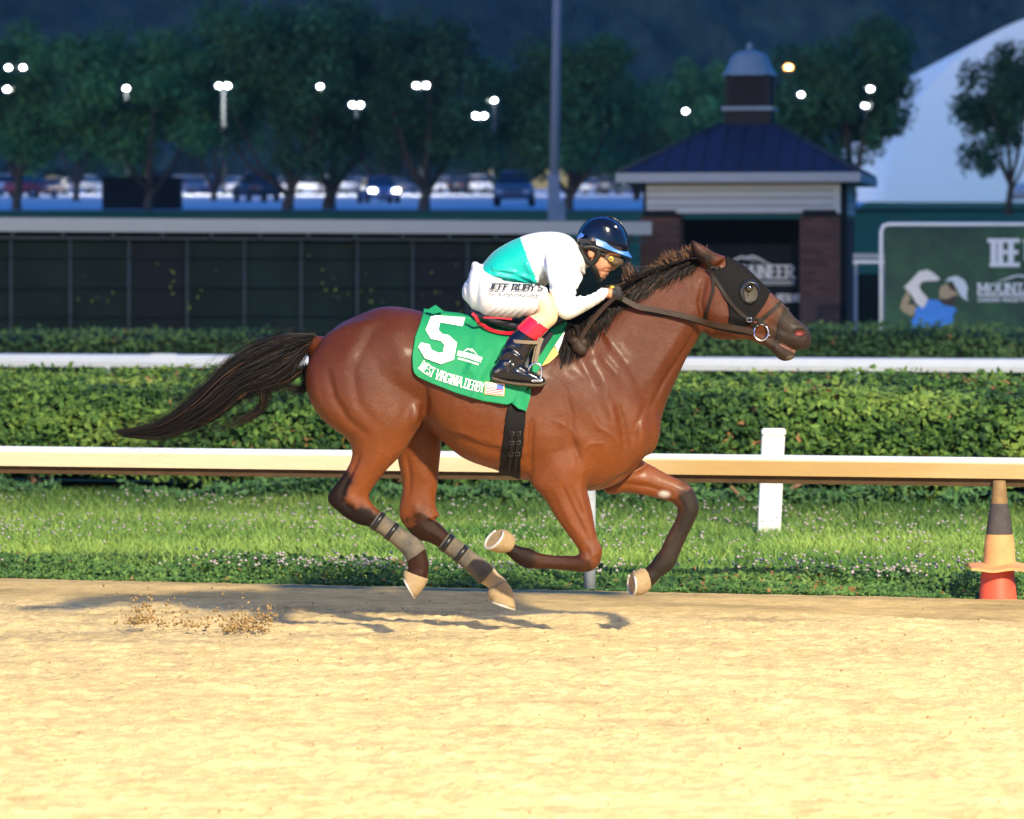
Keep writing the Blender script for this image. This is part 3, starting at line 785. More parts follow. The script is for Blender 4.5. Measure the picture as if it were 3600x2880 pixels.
CARS = [  # x, base y (2156 units), distance, kind, colour, yaw, label
    (22, 404, 330, 'suv', 'white', 40, 'white car cut by the left edge beside the red one'), (70, 412, 300, 'suv', 'red', 60, 'red car with bright front near the left edge'),
    (118, 408, 360, 'sedan', 'grey', 100, 'grey car just right of the red car'), (160, 400, 395, 'sedan', 'white', 20, 'pale car between the left trees, nearer the red car'), (188, 404, 395, 'suv', 'silver', 70, 'silver car left of the dark container'),
    (405, 405, 400, 'sedan', 'blue', 60, 'blue car first in the row right of the dark container'), (440, 404, 405, 'suv', 'silver', 60, 'silver car second in the row right of the dark container'), (478, 405, 400, 'sedan', 'blue', 60, 'blue car in the row, left of a white sedan'),
    (515, 407, 396, 'sedan', 'white', 35, 'white sedan behind the near dark car'), (556, 404, 405, 'suv', 'dark', 60, 'black car left of the stout tree trunk'), (588, 410, 390, 'sedan', 'white', 30, 'white car half hidden by the stout tree trunk'),
    (648, 415, 380, 'sedan', 'white', 35, 'white sedan between two thick tree trunks'), (722, 413, 385, 'suv', 'white', 50, 'white car just right of the thick grey trunk'), (765, 411, 390, 'sedan', 'silver', 40, 'silver sedan above the headlights'),
    (805, 412, 386, 'suv', 'dark', 55, 'dark car above and right of the headlights'), (838, 413, 384, 'sedan', 'grey', 55, 'grey car left of the forked trunk'), (945, 414, 384, 'sedan', 'white', 30, 'white sedan right of the forked trunk'),
    (985, 415, 384, 'suv', 'dark', 60, 'dark car between two white cars'), (1028, 413, 384, 'suv', 'white', 50, 'white car left of the grey jeep'), (1268, 420, 372, 'sedan', 'silver', 45, 'silver sedan right of the tall pole'), (1302, 420, 372, 'suv', 'grey', 60, 'grey car beside the kiosk eave'),
    (540, 440, 240, 'suv', 'dark', 108, 'dark car parked near the grass edge left of a stout trunk'), (1083, 452, 200, 'suv', 'grey', -92, 'grey jeep seen from the front at the grass edge'),
    (2262, 440, 188, 'van', 'white', 180, 'white van at the right edge by the dome'), (1862, 424, 330, 'sedan', 'blue', 30, 'blue car between the kiosk and the dome')]
SMALL = [(398, 'white', 'suv'), (425, 'grey', 'sedan'), (458, 'white', 'sedan'), (497, 'silver', 'suv'), (530, 'white', 'suv'), (568, 'silver', 'sedan'), (708, 'white', 'sedan'), (745, 'blue', 'suv'), (784, 'white', 'suv'), (822, 'silver', 'sedan'), (926, 'silver', 'suv'), (965, 'white', 'suv'), (1008, 'grey', 'sedan')]
WHERE = {398: 'just right of the dark container', 425: 'behind the blue car by the container', 458: 'behind the silver car of the first row', 497: 'behind the white sedan of the first row', 530: 'straight behind the near dark car', 568: 'behind the black car by the stout trunk',
  708: 'just right of the thick grey trunk', 745: 'between two pale cars above the headlights', 784: 'above the lit headlights', 822: 'behind the dark car left of the forked trunk', 926: 'just right of the forked trunk', 965: 'behind the dark car right of the forked trunk', 1008: 'left of the grey jeep'}
for i_, (xx, cc, kd) in enumerate(SMALL):
    CARS.append((xx, 400, 412 + (i_ * 37) % 60, kd, cc, (60, 240, 35)[i_ % 3], 'small ' + cc + ' car in the back row, ' + WHERE[xx]))
protos = {}
for x, yb, d, kind, colr, yaw, lab in CARS + [(797, 449, 225, 'sedan', 'lit', -80, 'dark blue car driving with its headlights on')]:
    lit = colr == 'lit'; cc = 'blue' if lit else colr
    key = (kind, cc, lit)
    if key not in protos: protos[key] = make_car(kind, cc, lit); o = protos[key]
    else: o = copy_tree(protos[key])
    Q_ = at(x * 1.6698, 1000, d - DCAM); o.location = (Q_[0], d - DCAM, zt(d) + .05); o.rotation_euler = (0, 0, R(yaw))
    tag(o, lab, 'car', 'cars in the car park')

# ------------------------------------------------------------------ long dark shed with pale fascia
A0 = np.array([-8.4, 68.6 - 20.0]); A1 = np.array([(2290 - 1800) / (F / 73.3), 73.3 - 20.0]); ax = (A0 - A1); Ls = np.linalg.norm(ax); ang = math.atan2(-ax[1], -ax[0])
sh = empty('shed', (A1[0], A1[1], 0), ang); tag(sh, 'long low dark screened shed with a pale fascia behind the far hedge', 'shed')
Lx = Ls * 1.35; zE = 2.77
box_obj('fascia', (-Lx / 2, 0, zE - .115), (Lx, .04, .23), M['fascia'], sh, .008)
box_obj('roof', (-Lx / 2, 1.9, zE - .04), (Lx - .02, 3.7, .10), M['dark'], sh)
box_obj('lower_trim', (-Lx / 2, .13, zE - .33), (Lx, .03, .05), M['pipe'], sh)
nb = int(Lx / .865)
for i in range(nb):
    box_obj('bracket', (-.35 - i * .865, .07, zE - .28), (.05, .09, .12), M['pipe'], sh)
bay = 1.02; nbay = int(Lx / bay)
for i in range(nbay + 1):
    tube_obj('post', [(-.35 - i * bay, .22, 0), (-.35 - i * bay, .22, zE - .3)], .033, M['pipe'], sh, 8)
    if i < nbay:
        dd = .02 * ((i * 7) % 3)
        box_obj('screen_panel', (-.35 - (i + .5) * bay, .30 + dd, 1.2), (bay - .03, .02, 2.36), M['dark'] if (i % 5 == 3) else M['screen'], sh)
for z in (2.12, 1.62, 1.14, .55):
    tube_obj('rail', [(-.1, .19, z), (-Lx, .19, z)], .011, M['screen'], sh, 6)
box_obj('back_wall', (-Lx / 2, 3.6, 1.35), (Lx, .1, 2.7), M['dark'], sh)
n = 260; cx = rng.choice([-1.6, -3.7, -5.4, -6.1, -8.5, -10.2, -12.5], n) + rng.normal(size=n) * .28
C = np.c_[cx, np.full(n, .15), 1.35 + rng.normal(size=n) * .38]
C = C[vnoise(C[:, 0] * 6, C[:, 2] * 6) > .02]
leaf_obj('vine_leaves', C, np.array([0, -1, .4]) + rng.normal(size=(len(C), 3)) * .4, .05 + .05 * rng.random(len(C)), leafcol(len(C), None, [(.06, .11, .02), (.13, .17, .03), (.2, .24, .05)]), M['leaf'], sh)['kind'] = 'stuff'

# ------------------------------------------------------------------ lettering (flat strokes)
GL = {  # glyphs as strokes in a 1 x 1 box, with advance
 'A': (.9, [[(0, 0), (.42, 1)], [(.42, 1), (.84, 0)], [(.16, .34), (.68, .34)]]), 'B': (.8, [[(.08, 0), (.08, 1)], [(.08, 1), (.5, 1), (.62, .88), (.62, .64), (.5, .54), (.08, .54)], [(.5, .54), (.68, .42), (.68, .14), (.52, 0), (.08, 0)]]),
 'C': (.85, [[(.72, .78), (.58, .98), (.25, .98), (.06, .72), (.06, .28), (.25, .02), (.58, .02), (.72, .22)]]), 'D': (.85, [[(.08, 0), (.08, 1)], [(.08, 1), (.45, 1), (.72, .74), (.72, .26), (.45, 0), (.08, 0)]]),
 'E': (.75, [[(.08, 0), (.08, 1)], [(.08, 1), (.62, 1)], [(.08, .52), (.5, .52)], [(.08, 0), (.62, 0)]]), 'F': (.7, [[(.08, 0), (.08, 1)], [(.08, 1), (.6, 1)], [(.08, .52), (.48, .52)]]),
 'G': (.88, [[(.72, .78), (.58, .98), (.25, .98), (.06, .72), (.06, .28), (.25, .02), (.55, .02), (.72, .2), (.72, .45), (.45, .45)]]), 'H': (.85, [[(.08, 0), (.08, 1)], [(.7, 0), (.7, 1)], [(.08, .52), (.7, .52)]]),
 'I': (.38, [[(.18, 0), (.18, 1)]]), 'J': (.6, [[(.45, 1), (.45, .2), (.32, .02), (.12, .04), (.03, .2)]]), 'K': (.82, [[(.08, 0), (.08, 1)], [(.66, 1), (.1, .44)], [(.26, .58), (.7, 0)]]),
 'M': (1.05, [[(.08, 0), (.08, 1)], [(.08, 1), (.46, .25)], [(.46, .25), (.84, 1)], [(.84, 1), (.84, 0)]]), 'N': (.88, [[(.08, 0), (.08, 1)], [(.08, 1), (.7, 0)], [(.7, 0), (.7, 1)]]),
 'O': (.9, [[(.40, 1), (.14, .86), (.04, .5), (.14, .14), (.40, 0), (.66, .14), (.76, .5), (.66, .86), (.40, 1)]]), 'P': (.76, [[(.08, 0), (.08, 1)], [(.08, 1), (.5, 1), (.66, .86), (.66, .62), (.5, .48), (.08, .48)]]),
 'R': (.82, [[(.08, 0), (.08, 1)], [(.08, 1), (.5, 1), (.66, .86), (.66, .64), (.5, .5), (.08, .5)], [(.4, .5), (.7, 0)]]), 'S': (.75, [[(.6, .82), (.48, .98), (.2, .98), (.06, .82), (.08, .62), (.55, .4), (.62, .2), (.48, .02), (.18, .02), (.04, .18)]]),
 'T': (.75, [[(0, 1), (.68, 1)], [(.34, 1), (.34, 0)]]), 'U': (.85, [[(.08, 1), (.08, .24), (.22, .02), (.54, .02), (.70, .24), (.70, 1)]]), 'V': (.85, [[(0, 1), (.38, 0)], [(.38, 0), (.78, 1)]]),
 'W': (1.15, [[(0, 1), (.26, 0)], [(.26, 0), (.52, .9)], [(.52, .9), (.78, 0)], [(.78, 0), (1.04, 1)]]), 'Y': (.8, [[(0, 1), (.36, .48)], [(.74, 1), (.36, .48)], [(.36, .48), (.36, 0)]]), "'": (.3, [[(.14, 1), (.14, .78)]]), ' ': (.45, []), '&': (.9, [[(.75, 0), (.15, .75), (.3, 1), (.5, .78), (.05, .25), (.2, 0), (.45, 0), (.72, .4)]])}
def text_polys(txt, width, height, wt=.14, serif=False, slant=0.0):
    """quads (list of 4 points) filling a width x height box, origin bottom left"""
    adv = sum(GL[c][0] for c in txt); out = []; x = 0
    sx = width / adv; tk = wt * height
    for ch in txt:
        a, st = GL[ch]
        for pl in st:
            Pp = [((x + px_) * sx + slant * height * (py_ - .5), py_ * height) for px_, py_ in pl]
            for i in range(len(Pp) - 1):
                (x0, y0), (x1, y1) = Pp[i], Pp[i + 1]; dx, dy = x1 - x0, y1 - y0; l = math.hypot(dx, dy) + 1e-9
                t = tk * (1.0 if abs(dy) > abs(dx) or not serif else .7)
                nx, ny = -dy / l * t / 2, dx / l * t / 2; ex, ey = dx / l * t * .35, dy / l * t * .35
                out.append([(x0 - ex + nx, y0 - ey + ny), (x0 - ex - nx, y0 - ey - ny), (x1 + ex - nx, y1 + ey - ny), (x1 + ex + nx, y1 + ey + ny)])
            if serif:
                for (qx, qy), (rx, ry) in ((Pp[0], Pp[1]), (Pp[-1], Pp[-2])):
                    if abs(ry - qy) > abs(rx - qx) * .8 and (qy < .12 * height or qy > .88 * height):
                        h = tk * .55; w = sx * .17 + tk * .3
                        out.append([(qx - w, qy - h / 2), (qx + w, qy - h / 2), (qx + w, qy + h / 2), (qx - w, qy + h / 2)])
        x += a
    return out
def flat_letters(name, polys, mt, parent, o, ex=(1, 0, 0), ez=(0, 0, 1), ny=(0, -1, 0), off=.012):
    o, ex, ez, ny = [np.array(a, float) for a in (o, ex, ez, ny)]
    V = []; Q = []
    for k, q in enumerate(polys):
        e = off + .0006 * (k % 7)
        i = len(V); V += [o + ex * a + ez * b + ny * e for a, b in q]; Q.append(tuple(range(i, i + len(q))))
    me = bpy.data.meshes.new(name); me.from_pydata([tuple(v) for v in V], [], Q); me.update()
    return link(name, me, mt, parent)
M['signwhite'] = mat('sign lettering', (.75, .78, .80), .6, .3)
def arc_emblem(w, h):
    """two swooping mountain lines"""
    out = []
    def sw(pts):
        for i in range(len(pts) - 1):
            (x0, y0, t0), (x1, y1, t1) = pts[i], pts[i + 1]
            out.append([(x0 * w, (y0 - t0) * h), (x1 * w, (y1 - t1) * h), (x1 * w, (y1 + t1) * h), (x0 * w, (y0 + t0) * h)])
    sw([(0, 0, .01), (.12, .28, .06), (.26, .68, .12), (.36, .9, .1), (.46, .84, .08), (.56, .62, .05), (.66, .5, .02)])
    sw([(.40, .62, .02), (.5, .9, .08), (.58, .97, .1), (.7, .72, .1), (.84, .36, .06), (1, 0, .01)])
    return out

# ------------------------------------------------------------------ brick kiosk with cupola
d = 75.; PA = R(9); Pc = at(2600, 1000, d - DCAM)
kz = lambda py: EYE + (HOR - py) / (F / d)
kk = empty('kiosk', (Pc[0], d - DCAM, 0), -PA); tag(kk, 'brick kiosk with blue hipped metal roof and louvred cupola', 'kiosk')
hw, dp = 1.80, 3.6; ze = kz(609); zf = kz(642); zs = kz(759)
for i, x in enumerate((-hw + .36, hw - .36)):
    box_obj('brick_pier', (x, .36, zs / 2), (.72, .72, zs - .02), M['brick'], kk)
    box_obj('pier_cap', (x, .34, zs + .045), (.60, .82, .12), M['dark'], kk)
bmeshes = []
for k_, cb in enumerate(((.095, .05, .04), (.075, .042, .036), (.115, .062, .05), (.085, .052, .045))):
    bm = bmesh.new(); add_box(bm, (0, 0, 0), (.203, .03, .063)); bmesh.ops.bevel(bm, geom=list(bm.edges), offset=.004, segments=1, affect='EDGES')
    me = bpy.data.meshes.new('brick'); bm.to_mesh(me); bm.free(); me.materials.append(mat('brick %d' % k_, cb, .9, .2, noise=.15, nscale=30)); bmeshes.append(me)
piers = [o for o in bpy.data.objects if o.name.startswith('brick_pier')]
for pr in piers:
    cx_ = -hw + .36 if pr is piers[0] else hw - .36
    for row in range(20, 40):          # the courses that stand clear of the hedge
        z = .04 + row * .0735
        if z > zs - .05: break
        offs = (0, .107)[row % 2]
        for k_ in range(4):
            x = cx_ - .36 + .055 + k_ * .2135 + offs * .9 + .047
            if x > cx_ + .30: continue
            o_ = bpy.data.objects.new('brick', bmeshes[rng.integers(0, 4)]); col.objects.link(o_); o_.parent = pr; o_.location = (x, -.004 + .004 * rng.random(), z)
box_obj('brick_side', (hw - .12, dp / 2 + .37, zs / 2), (.22, dp - .75, zs - .02), M['brick'], kk)
box_obj('brick_side', (-hw + .12, dp / 2 + .37, zs / 2), (.22, dp - .75, zs - .02), M['brick'], kk)
box_obj('back_wall', (0, dp - .1, zs / 2), (2 * hw - .5, .12, zs), M['dark'], kk)
tube_obj('downpipe', [(hw + .06, .25, 0), (hw + .06, .25, zf - .02)], .055, M['dark'], kk, 10)
nbd = 4; bh = (zf - zs - .04) / nbd
for i in range(nbd):
    zc_ = zs + .04 + bh * (i + .5)
    for nm, c_, dm in (('siding_board', (0, -.012, zc_), (2 * hw - .24, .05, bh - .016)), ('siding_board', (hw - .02, dp / 2, zc_), (.05, dp - .1, bh - .016))):
        box_obj(nm, (c_[0], c_[1] - (.006 if i % 2 else 0), c_[2]), dm, M['siding'], kk)
box_obj('corner_board', (hw - .055, -.02, (zf + zs + .04) / 2), (.12, .075, zf - zs - .04), M['siding'], kk)
box_obj('frieze_backing', (0, dp / 2, (zf + zs) / 2 + .03), (2 * hw - .1, dp - .06, zf - zs - .1), M['dark'], kk)
he = 2.17; cy = dp / 2
bm = bmesh.new()
for sgn in (-1, 1):
    add_box(bm, (0, cy + sgn * he, (ze + zf) / 2), (2 * he + .04, .04, ze - zf)); add_box(bm, (sgn * he, cy, (ze + zf) / 2), (.04, 2 * he - .045, ze - zf - .004))
bm_obj('eave_fascia', bm, M['fascia'], kk)
box_obj('soffit', (0, cy, zf + .02), (2 * he - .06, 2 * he - .06, .03), M['fascia'], kk)
zt2 = kz(428); ht = .50
bm = bmesh.new(); b_ = [bm.verts.new((sx * he, cy + sy * he, ze + .004)) for sx, sy in ((-1, -1), (1, -1), (1, 1), (-1, 1))]; t_ = [bm.verts.new((sx * ht, cy + sy * ht, zt2)) for sx, sy in ((-1, -1), (1, -1), (1, 1), (-1, 1))]
for i in range(4): bm.faces.new((b_[i], b_[(i + 1) % 4], t_[(i + 1) % 4], t_[i]))
bm.faces.new(t_); bm_obj('roof', bm, M['roofblue'], kk)
for i in range(13):   # standing seams on the front and right slopes
    f = (i + .5) / 13 * 2 - 1
    for side in (0, 1):
        k1 = min(1.0, (he - abs(f) * he) / (he - ht)) ; x0 = f * he
        p0 = np.array([x0, -he, ze + .02]); p1 = p0 + (np.array([x0, -ht, zt2 + .016]) - p0) * k1
        if side: p0 = np.array([-p0[1], p0[0], p0[2]]); p1 = np.array([-p1[1], p1[0], p1[2]])
        tube_obj('roof_seam', [p0 + (0, cy, 0), p1 + (0, cy, 0)], .014, M['roofblue'], kk, 4)
for sx in (-1, 1): tube_obj('hip_cap', [(sx * he, cy - he, ze + .02), (sx * ht, cy - ht, zt2 + .01)], .035, M['pipe'], kk, 6)
hc = .40; zb = kz(376); zl = kz(247)
box_obj('cupola_base', (0, cy, (zt2 + zb) / 2 - .05), (2 * hc + .04, 2 * hc + .04, zb - zt2 + .12), M['cupola'], kk)
box_obj('cupola_trim', (0, cy, zb + .03), (2 * hc + .14, 2 * hc + .14, .07), M['bell'], kk)
box_obj('cupola_core', (0, cy, (zb + zl) / 2 + .03), (2 * hc - .12, 2 * hc - .12, zl - zb - .06), M['dark'], kk)
for sx in (-1, 1):
    for sy in (-1, 1): box_obj('cupola_post', (sx * (hc - .04), cy + sy * (hc - .04), (zb + zl) / 2 + .03), (.09, .09, zl - zb - .07), M['cupola'], kk)
for i in range(9):
    z = zb + .11 + i * (zl - zb - .14) / 9
    box_obj('louvre_slat', (0, cy - hc + .03, z), (2 * hc - .18, .05, .045), M['cupola'], kk); box_obj('louvre_slat', (hc - .03, cy, z), (.05, 2 * hc - .18, .045), M['cupola'], kk)
lathe('bell_roof', [(.52, zl - .02), (.515, zl + .01), (.46, zl + .07), (.40, zl + .20), (.35, zl + .32), (.27, zl + .40), (.14, zl + .45), (.05, zl + .47), (.05, zl + .50), (.075, zl + .54), (.02, zl + .60), (0, zl + .62)], M['bell'], kk, 8, (0, cy, 0))
# sign on the back panel
sg = empty('kiosk_sign', (0, 0, 0)); sg.parent = None
tag(sg, 'dark sign board with white mountain emblem inside the kiosk', 'sign')
sg.location = kk.location; sg.rotation_euler = kk.rotation_euler
yS = 1.0; sS = F / (75 + yS)
box_obj('board', (-.02, yS, 1.25), (2.2, .06, 2.3), M['dark'], sg)
kx = lambda px: (px - 2600) / sS; kz2 = lambda py: EYE + (HOR - py) / sS
W_ = kx(2774) - kx(2440)
flat_letters('lettering', text_polys('MOUNTAINEER', W_, kz2(935) - kz2(977), .20, True), M['signwhite'], sg, (kx(2440), yS - .03, kz2(977)))
flat_letters('emblem', arc_emblem(kx(2705) - kx(2520), kz2(900) - kz2(938)), M['signwhite'], sg, (kx(2520), yS - .03, kz2(938)))
flat_letters('underline', [[(0, 0), (W_, 0), (W_, .012), (0, .012)], [(0, .035), (W_, .035), (W_, .06), (0, .06)]], M['signwhite'], sg, (kx(2440), yS - .03, kz2(1001)))
flat_letters('small_lettering', text_polys('CASINO RACETRACK & RESORT', kx(2806) - kx(2430), kz2(1036) - kz2(1060), .2), M['signwhite'], sg, (kx(2430), yS - .03, kz2(1060)))

# ------------------------------------------------------------------ billboard
d = 68.; yB = d - DCAM; sB = F / d; bx = lambda px: (px - 1800) / sB; bz = lambda py: EYE + (HOR - py) / sB
M['boardprint'] = mat('printed board', (.012, .045, .035), .6, .3, color2=(.03, .11, .05), nscale=1.4)
M['boardblue'] = mat('printed shirt', (.07, .27, .75), .7, .2, noise=.15, nscale=6)
M['boardskin'] = mat('printed skin', (.78, .76, .70), .7, .2, noise=.08, nscale=6)
M['boardtan'] = mat('printed tan', (.42, .33, .20), .7, .2)
M['boarddark'] = mat('printed beard', (.06, .05, .045), .7, .2)
M['boardcap'] = mat('printed cap', (.62, .72, .75), .7, .2)
bb = empty('billboard', (0, yB, 0)); tag(bb, 'dark green golf billboard in a white pipe frame beside the kiosk', 'billboard')
x0, x1, z1 = bx(3098), bx(3830), bz(789)
Pf = [(x0, 0, 0), (x0, 0, z1 - .12), (x0 + .03, 0, z1 - .03), (x0 + .12, 0, z1), (x1 - .12, 0, z1), (x1 - .03, 0, z1 - .03), (x1, 0, z1 - .12), (x1, 0, 0)]
tube_obj('frame', Pf, .034, M['white'], bb, 10)
box_obj('panel', ((x0 + x1) / 2, .02, (z1 + .25) / 2 - .03), (x1 - x0 - .12, .03, z1 - .33), M['boardprint'], bb)
def poly_print(name, pts, mt, off):
    c = [(3000 + u * .2783, 740 + v * .2783) for u, v in pts]
    return flat_letters(name, [[(bx(a), bz(b)) for a, b in c]], mt, bb, (0, 0, 0), off=off)
def tri_print(name, pts, mt, off):
    bm = bmesh.new(); vs_ = [bm.verts.new((bx(3000 + u * .2783), -off, bz(740 + v * .2783))) for u, v in pts]
    es = [bm.edges.new((vs_[i], vs_[(i + 1) % len(vs_)])) for i in range(len(vs_))]
    bmesh.ops.triangle_fill(bm, edges=es, use_beauty=True); return bm_obj(name, bm, mt, bb)
tri_print('printed_far_arm', [(690, 1000), (620, 1120), (590, 1230), (640, 1290), (750, 1340), (800, 1230), (760, 1190), (680, 1190), (720, 1120), (700, 1050)], M['boardtan'], .006)
tri_print('printed_shirt', [(950, 1125), (1060, 1130), (1130, 1190), (1270, 1220), (1310, 1260), (1260, 1300), (1260, 1420), (1230, 1600), (680, 1600), (720, 1420), (780, 1330), (780, 1250)], M['boardblue'], .008)
tri_print('printed_arm', [(640, 970), (760, 850), (830, 770), (940, 750), (1010, 790), (1095, 860), (1060, 890), (960, 890), (870, 900), (830, 950), (850, 1010), (940, 1110), (920, 1170), (880, 1240), (800, 1180), (740, 1080), (680, 1010)], M['boardskin'], .010)
tri_print('printed_face', [(1110, 960), (1190, 920), (1280, 960), (1320, 1080), (1280, 1180), (1170, 1190), (1090, 1130), (1085, 1010)], M['boardtan'], .012)
tri_print('printed_beard', [(1090, 1110), (1180, 1120), (1290, 1070), (1330, 1090), (1270, 1190), (1180, 1210), (1100, 1160)], M['boarddark'], .014)
tri_print('printed_glasses', [(1185, 930), (1240, 900), (1300, 990), (1290, 1030), (1215, 990)], M['boarddark'], .015)
tri_print('printed_cap', [(1160, 900), (1210, 850), (1300, 825), (1400, 880), (1445, 970), (1430, 1080), (1450, 1150), (1360, 1090), (1300, 980), (1250, 890)], M['boardcap'], .016)
flat_letters('lettering', text_polys('TEE U', bx(3650) - bx(3476), bz(846) - bz(931), .24, True), M['signwhite'], bb, (bx(3476), 0, bz(931)), off=.008)
flat_letters('logo_lettering', text_polys('MOUNTAINEER', bx(3765) - bx(3438), bz(998) - bz(1030), .22, True), M['signwhite'], bb, (bx(3438), 0, bz(1030)), off=.008)
flat_letters('logo_emblem', arc_emblem(bx(3725) - bx(3496), bz(966) - bz(993)), M['signwhite'], bb, (bx(3496), 0, bz(993)), off=.008)
flat_letters('logo_band', [[(0, 0), (bx(3765) - bx(3438), 0), (bx(3765) - bx(3438), .03), (0, .03)]], M['signwhite'], bb, (bx(3438), 0, bz(1041)), off=.008)
flat_letters('small_lettering', text_polys('CASINO RACETRACK & RESORT', bx(3765) - bx(3438), bz(1048) - bz(1060), .26), M['signwhite'], bb, (bx(3438), 0, bz(1060)), off=.008)

# white board rail between kiosk and billboard
wr = empty('board_fence', (0, yB + 3, 0)); tag(wr, 'short white board fence between the kiosk and the billboard', 'fence')
s3 = F / (d + 3); xx0, xx1 = (3030 - 1800) / s3, (3092 - 1800) / s3
for py, h, m in ((901, .09, 'fascia'), (921, .05, 'white')): box_obj('board', ((xx0 + xx1) / 2, 0, EYE + (HOR - py) / s3), (xx1 - xx0 + .3, .03, h), M[m], wr)
for x in (xx0 - .1, xx1 + .1): box_obj('post', (x, .05, .95), (.06, .06, 2.25), M['fascia'], wr)
box_obj('screen_panel', ((xx0 + xx1) / 2, .08, .9), (xx1 - xx0 + .25, .02, 1.9), M['screen'], wr)

# ------------------------------------------------------------------ white sports dome
d = 232.; yD = d - DCAM; sD = F / d; cxD = (3850 - 1800) / sD; aD = 735 / sD; bD = 720 / sD; zD = EYE + 255 / sD
dm = empty('sports_dome', (cxD, yD, zD)); tag(dm, 'large white air supported sports dome at the right edge', 'dome')
th = np.linspace(0, np.pi, 61); ys = np.linspace(0, 60, 25)
V = []
for y in ys:
    e = math.sqrt(max(0, 1 - max(0, (y - 46) / 15.) ** 2)) if y > 46 else math.sqrt(max(.0, 1 - (1 - min(y / 10., 1)) ** 2 * .0))
    V += [(-aD * math.cos(t) * e, y, bD * math.sin(t) * e) for t in th]
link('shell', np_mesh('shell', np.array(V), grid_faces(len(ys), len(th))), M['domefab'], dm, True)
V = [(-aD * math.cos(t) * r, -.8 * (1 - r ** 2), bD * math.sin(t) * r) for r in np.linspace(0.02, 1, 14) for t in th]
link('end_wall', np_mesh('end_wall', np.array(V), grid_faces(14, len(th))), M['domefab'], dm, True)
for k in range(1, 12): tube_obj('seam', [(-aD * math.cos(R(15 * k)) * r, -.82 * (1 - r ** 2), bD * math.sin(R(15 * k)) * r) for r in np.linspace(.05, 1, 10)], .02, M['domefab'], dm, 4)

sheet('dome_lawn', [(( 3000 - 1800) / F * 172 , 172 - DCAM, zt(172) + .10), (60, 172 - DCAM, zt(172) + .10), (90, 236 - DCAM, zt(236) + .10), ((3050 - 1800) / F * 236, 236 - DCAM, zt(236) + .10)], M['bank'])
# course floodlight masts that light the track (one behind the photographer, one on the infield to the right)
for (LP, AIM, en, ang_), nt_ in zip(LAMPS_T, ('behind the photographer', 'on the infield further right along the course')):
    fm = empty('track_floodlight', (LP.x + .6, LP.y - .9, -.05)); tag(fm, 'tall floodlight mast lighting the track, ' + nt_, 'floodlight', 'track floodlights')
    tube_obj('mast', [(0, 0, 0), (0, 0, LP.z + .9)], [.28, .16], M['steel'], fm, 14)
    box_obj('crossarm', (0, .12, LP.z + .85), (4.2, .14, .14), M['steel'], fm)
# ================================================================== HORSE
torso = [
 (1120,1212,1112,1330,.13),(1180,1148,1190,1455,.215),(1260,1106,1290,1495,.26),(1352,1077,1390,1500,.275),(1450,1086,1470,1470,.27),
 (1540,1110,1556,1552,.275),(1640,1122,1640,1617,.285),(1740,1140,1745,1653,.285),(1830,1152,1830,1682,.27),(1910,1140,1920,1703,.25),
 (1990,1122,2010,1720,.235),(2080,1125,2090,1726,.22),(2170,1170,2170,1702,.20),(2240,1240,2230,1655,.165),(2285,1340,2270,1600,.12)]
haunch = lambda o: [
 (1135,1190,1400,1115,.09,-.11),(1084,1270,1470,1220,.125,-.135),(1073,1345,1490,1330,.14,-.145),(1097,1427,1493,1415,.138,-.155),
 (1155,1497,1482,1475,.125,-.16),(1215,1540,1455,1535,.108,-.16),(1238,1590,1418,1595,.088,-.16),(1222,1645,1370,1642,.070,-.16),
 (1192,1687,1330,1690,.055,-.16),(1160,1728,1302,1732,.047,-.16),(1150,1757,1296,1758,.045,-.16),(1165,1785,1303,1775,.044,-.16)]
near_hind_low = [(1160,1765,1298,1752,.043),(1185,1800,1312,1772,.044)] + [pt_perp(*a) + (w,) for a, w in (
 ((1275,1798,.86,.5,50,44),.042),((1318,1824,.83,.56,36,33),.034),((1356,1851,.815,.58,30,29),.028),((1402,1885,.815,.58,29,28),.027),((1440,1914,.8,.6,33,34),.031),((1462,1940,.6,.8,38,36),.036))] + [
 (1428,1975,1506,1972,.034),(1434,1998,1508,2003,.030),(1428,2012,1505,2030,.033)]
far_hind = [(1340,1300,1560,1300,.09),(1370,1450,1553,1450,.09),(1385,1560,1552,1558,.078),(1401,1640,1545,1635,.064),(1414,1700,1540,1702,.050),
 (1411,1745,1533,1750,.045),(1402,1795,1534,1785,.044),(1412,1836,1548,1818,.042)] + [pt_perp(*a) + (w,) for a, w in (
 ((1490,1850,.86,.5,52,46),.041),((1534,1880,.775,.632,37,36),.034),((1578,1914,.775,.632,30,30),.028),((1634,1958,.775,.632,29,29),.027),((1682,1996,.775,.632,34,33),.031),((1707,2017,.75,.66,38,36),.036),((1735,2042,.75,.66,32,31),.030),((1757,2062,.72,.69,36,34),.033))]
near_fore = [(1900,1380,2130,1330,.05),(1876,1500,2140,1450,.07),(1866,1580,2125,1560,.080),(1863,1645,2092,1650,.082),(1868,1702,2064,1700,.075),(1912,1752,2072,1750,.062),(1955,1822,2084,1806,.052),
 (1994,1878,2093,1858,.045),(2024,1918,2104,1900,.041),(2037,1942,2118,1935,.043),(2033,1952,2104,1990,.043),(2027,1953,2062,2013,.041),(1990,1954,2010,2008,.034),(1945,1952,1948,2003,.029),(1897,1944,1894,2001,.028),
 (1862,1927,1846,1998,.034),(1836,1923,1812,1978,.032),(1815,1915,1786,1954,.029),(1800,1895,1774,1944,.033)]
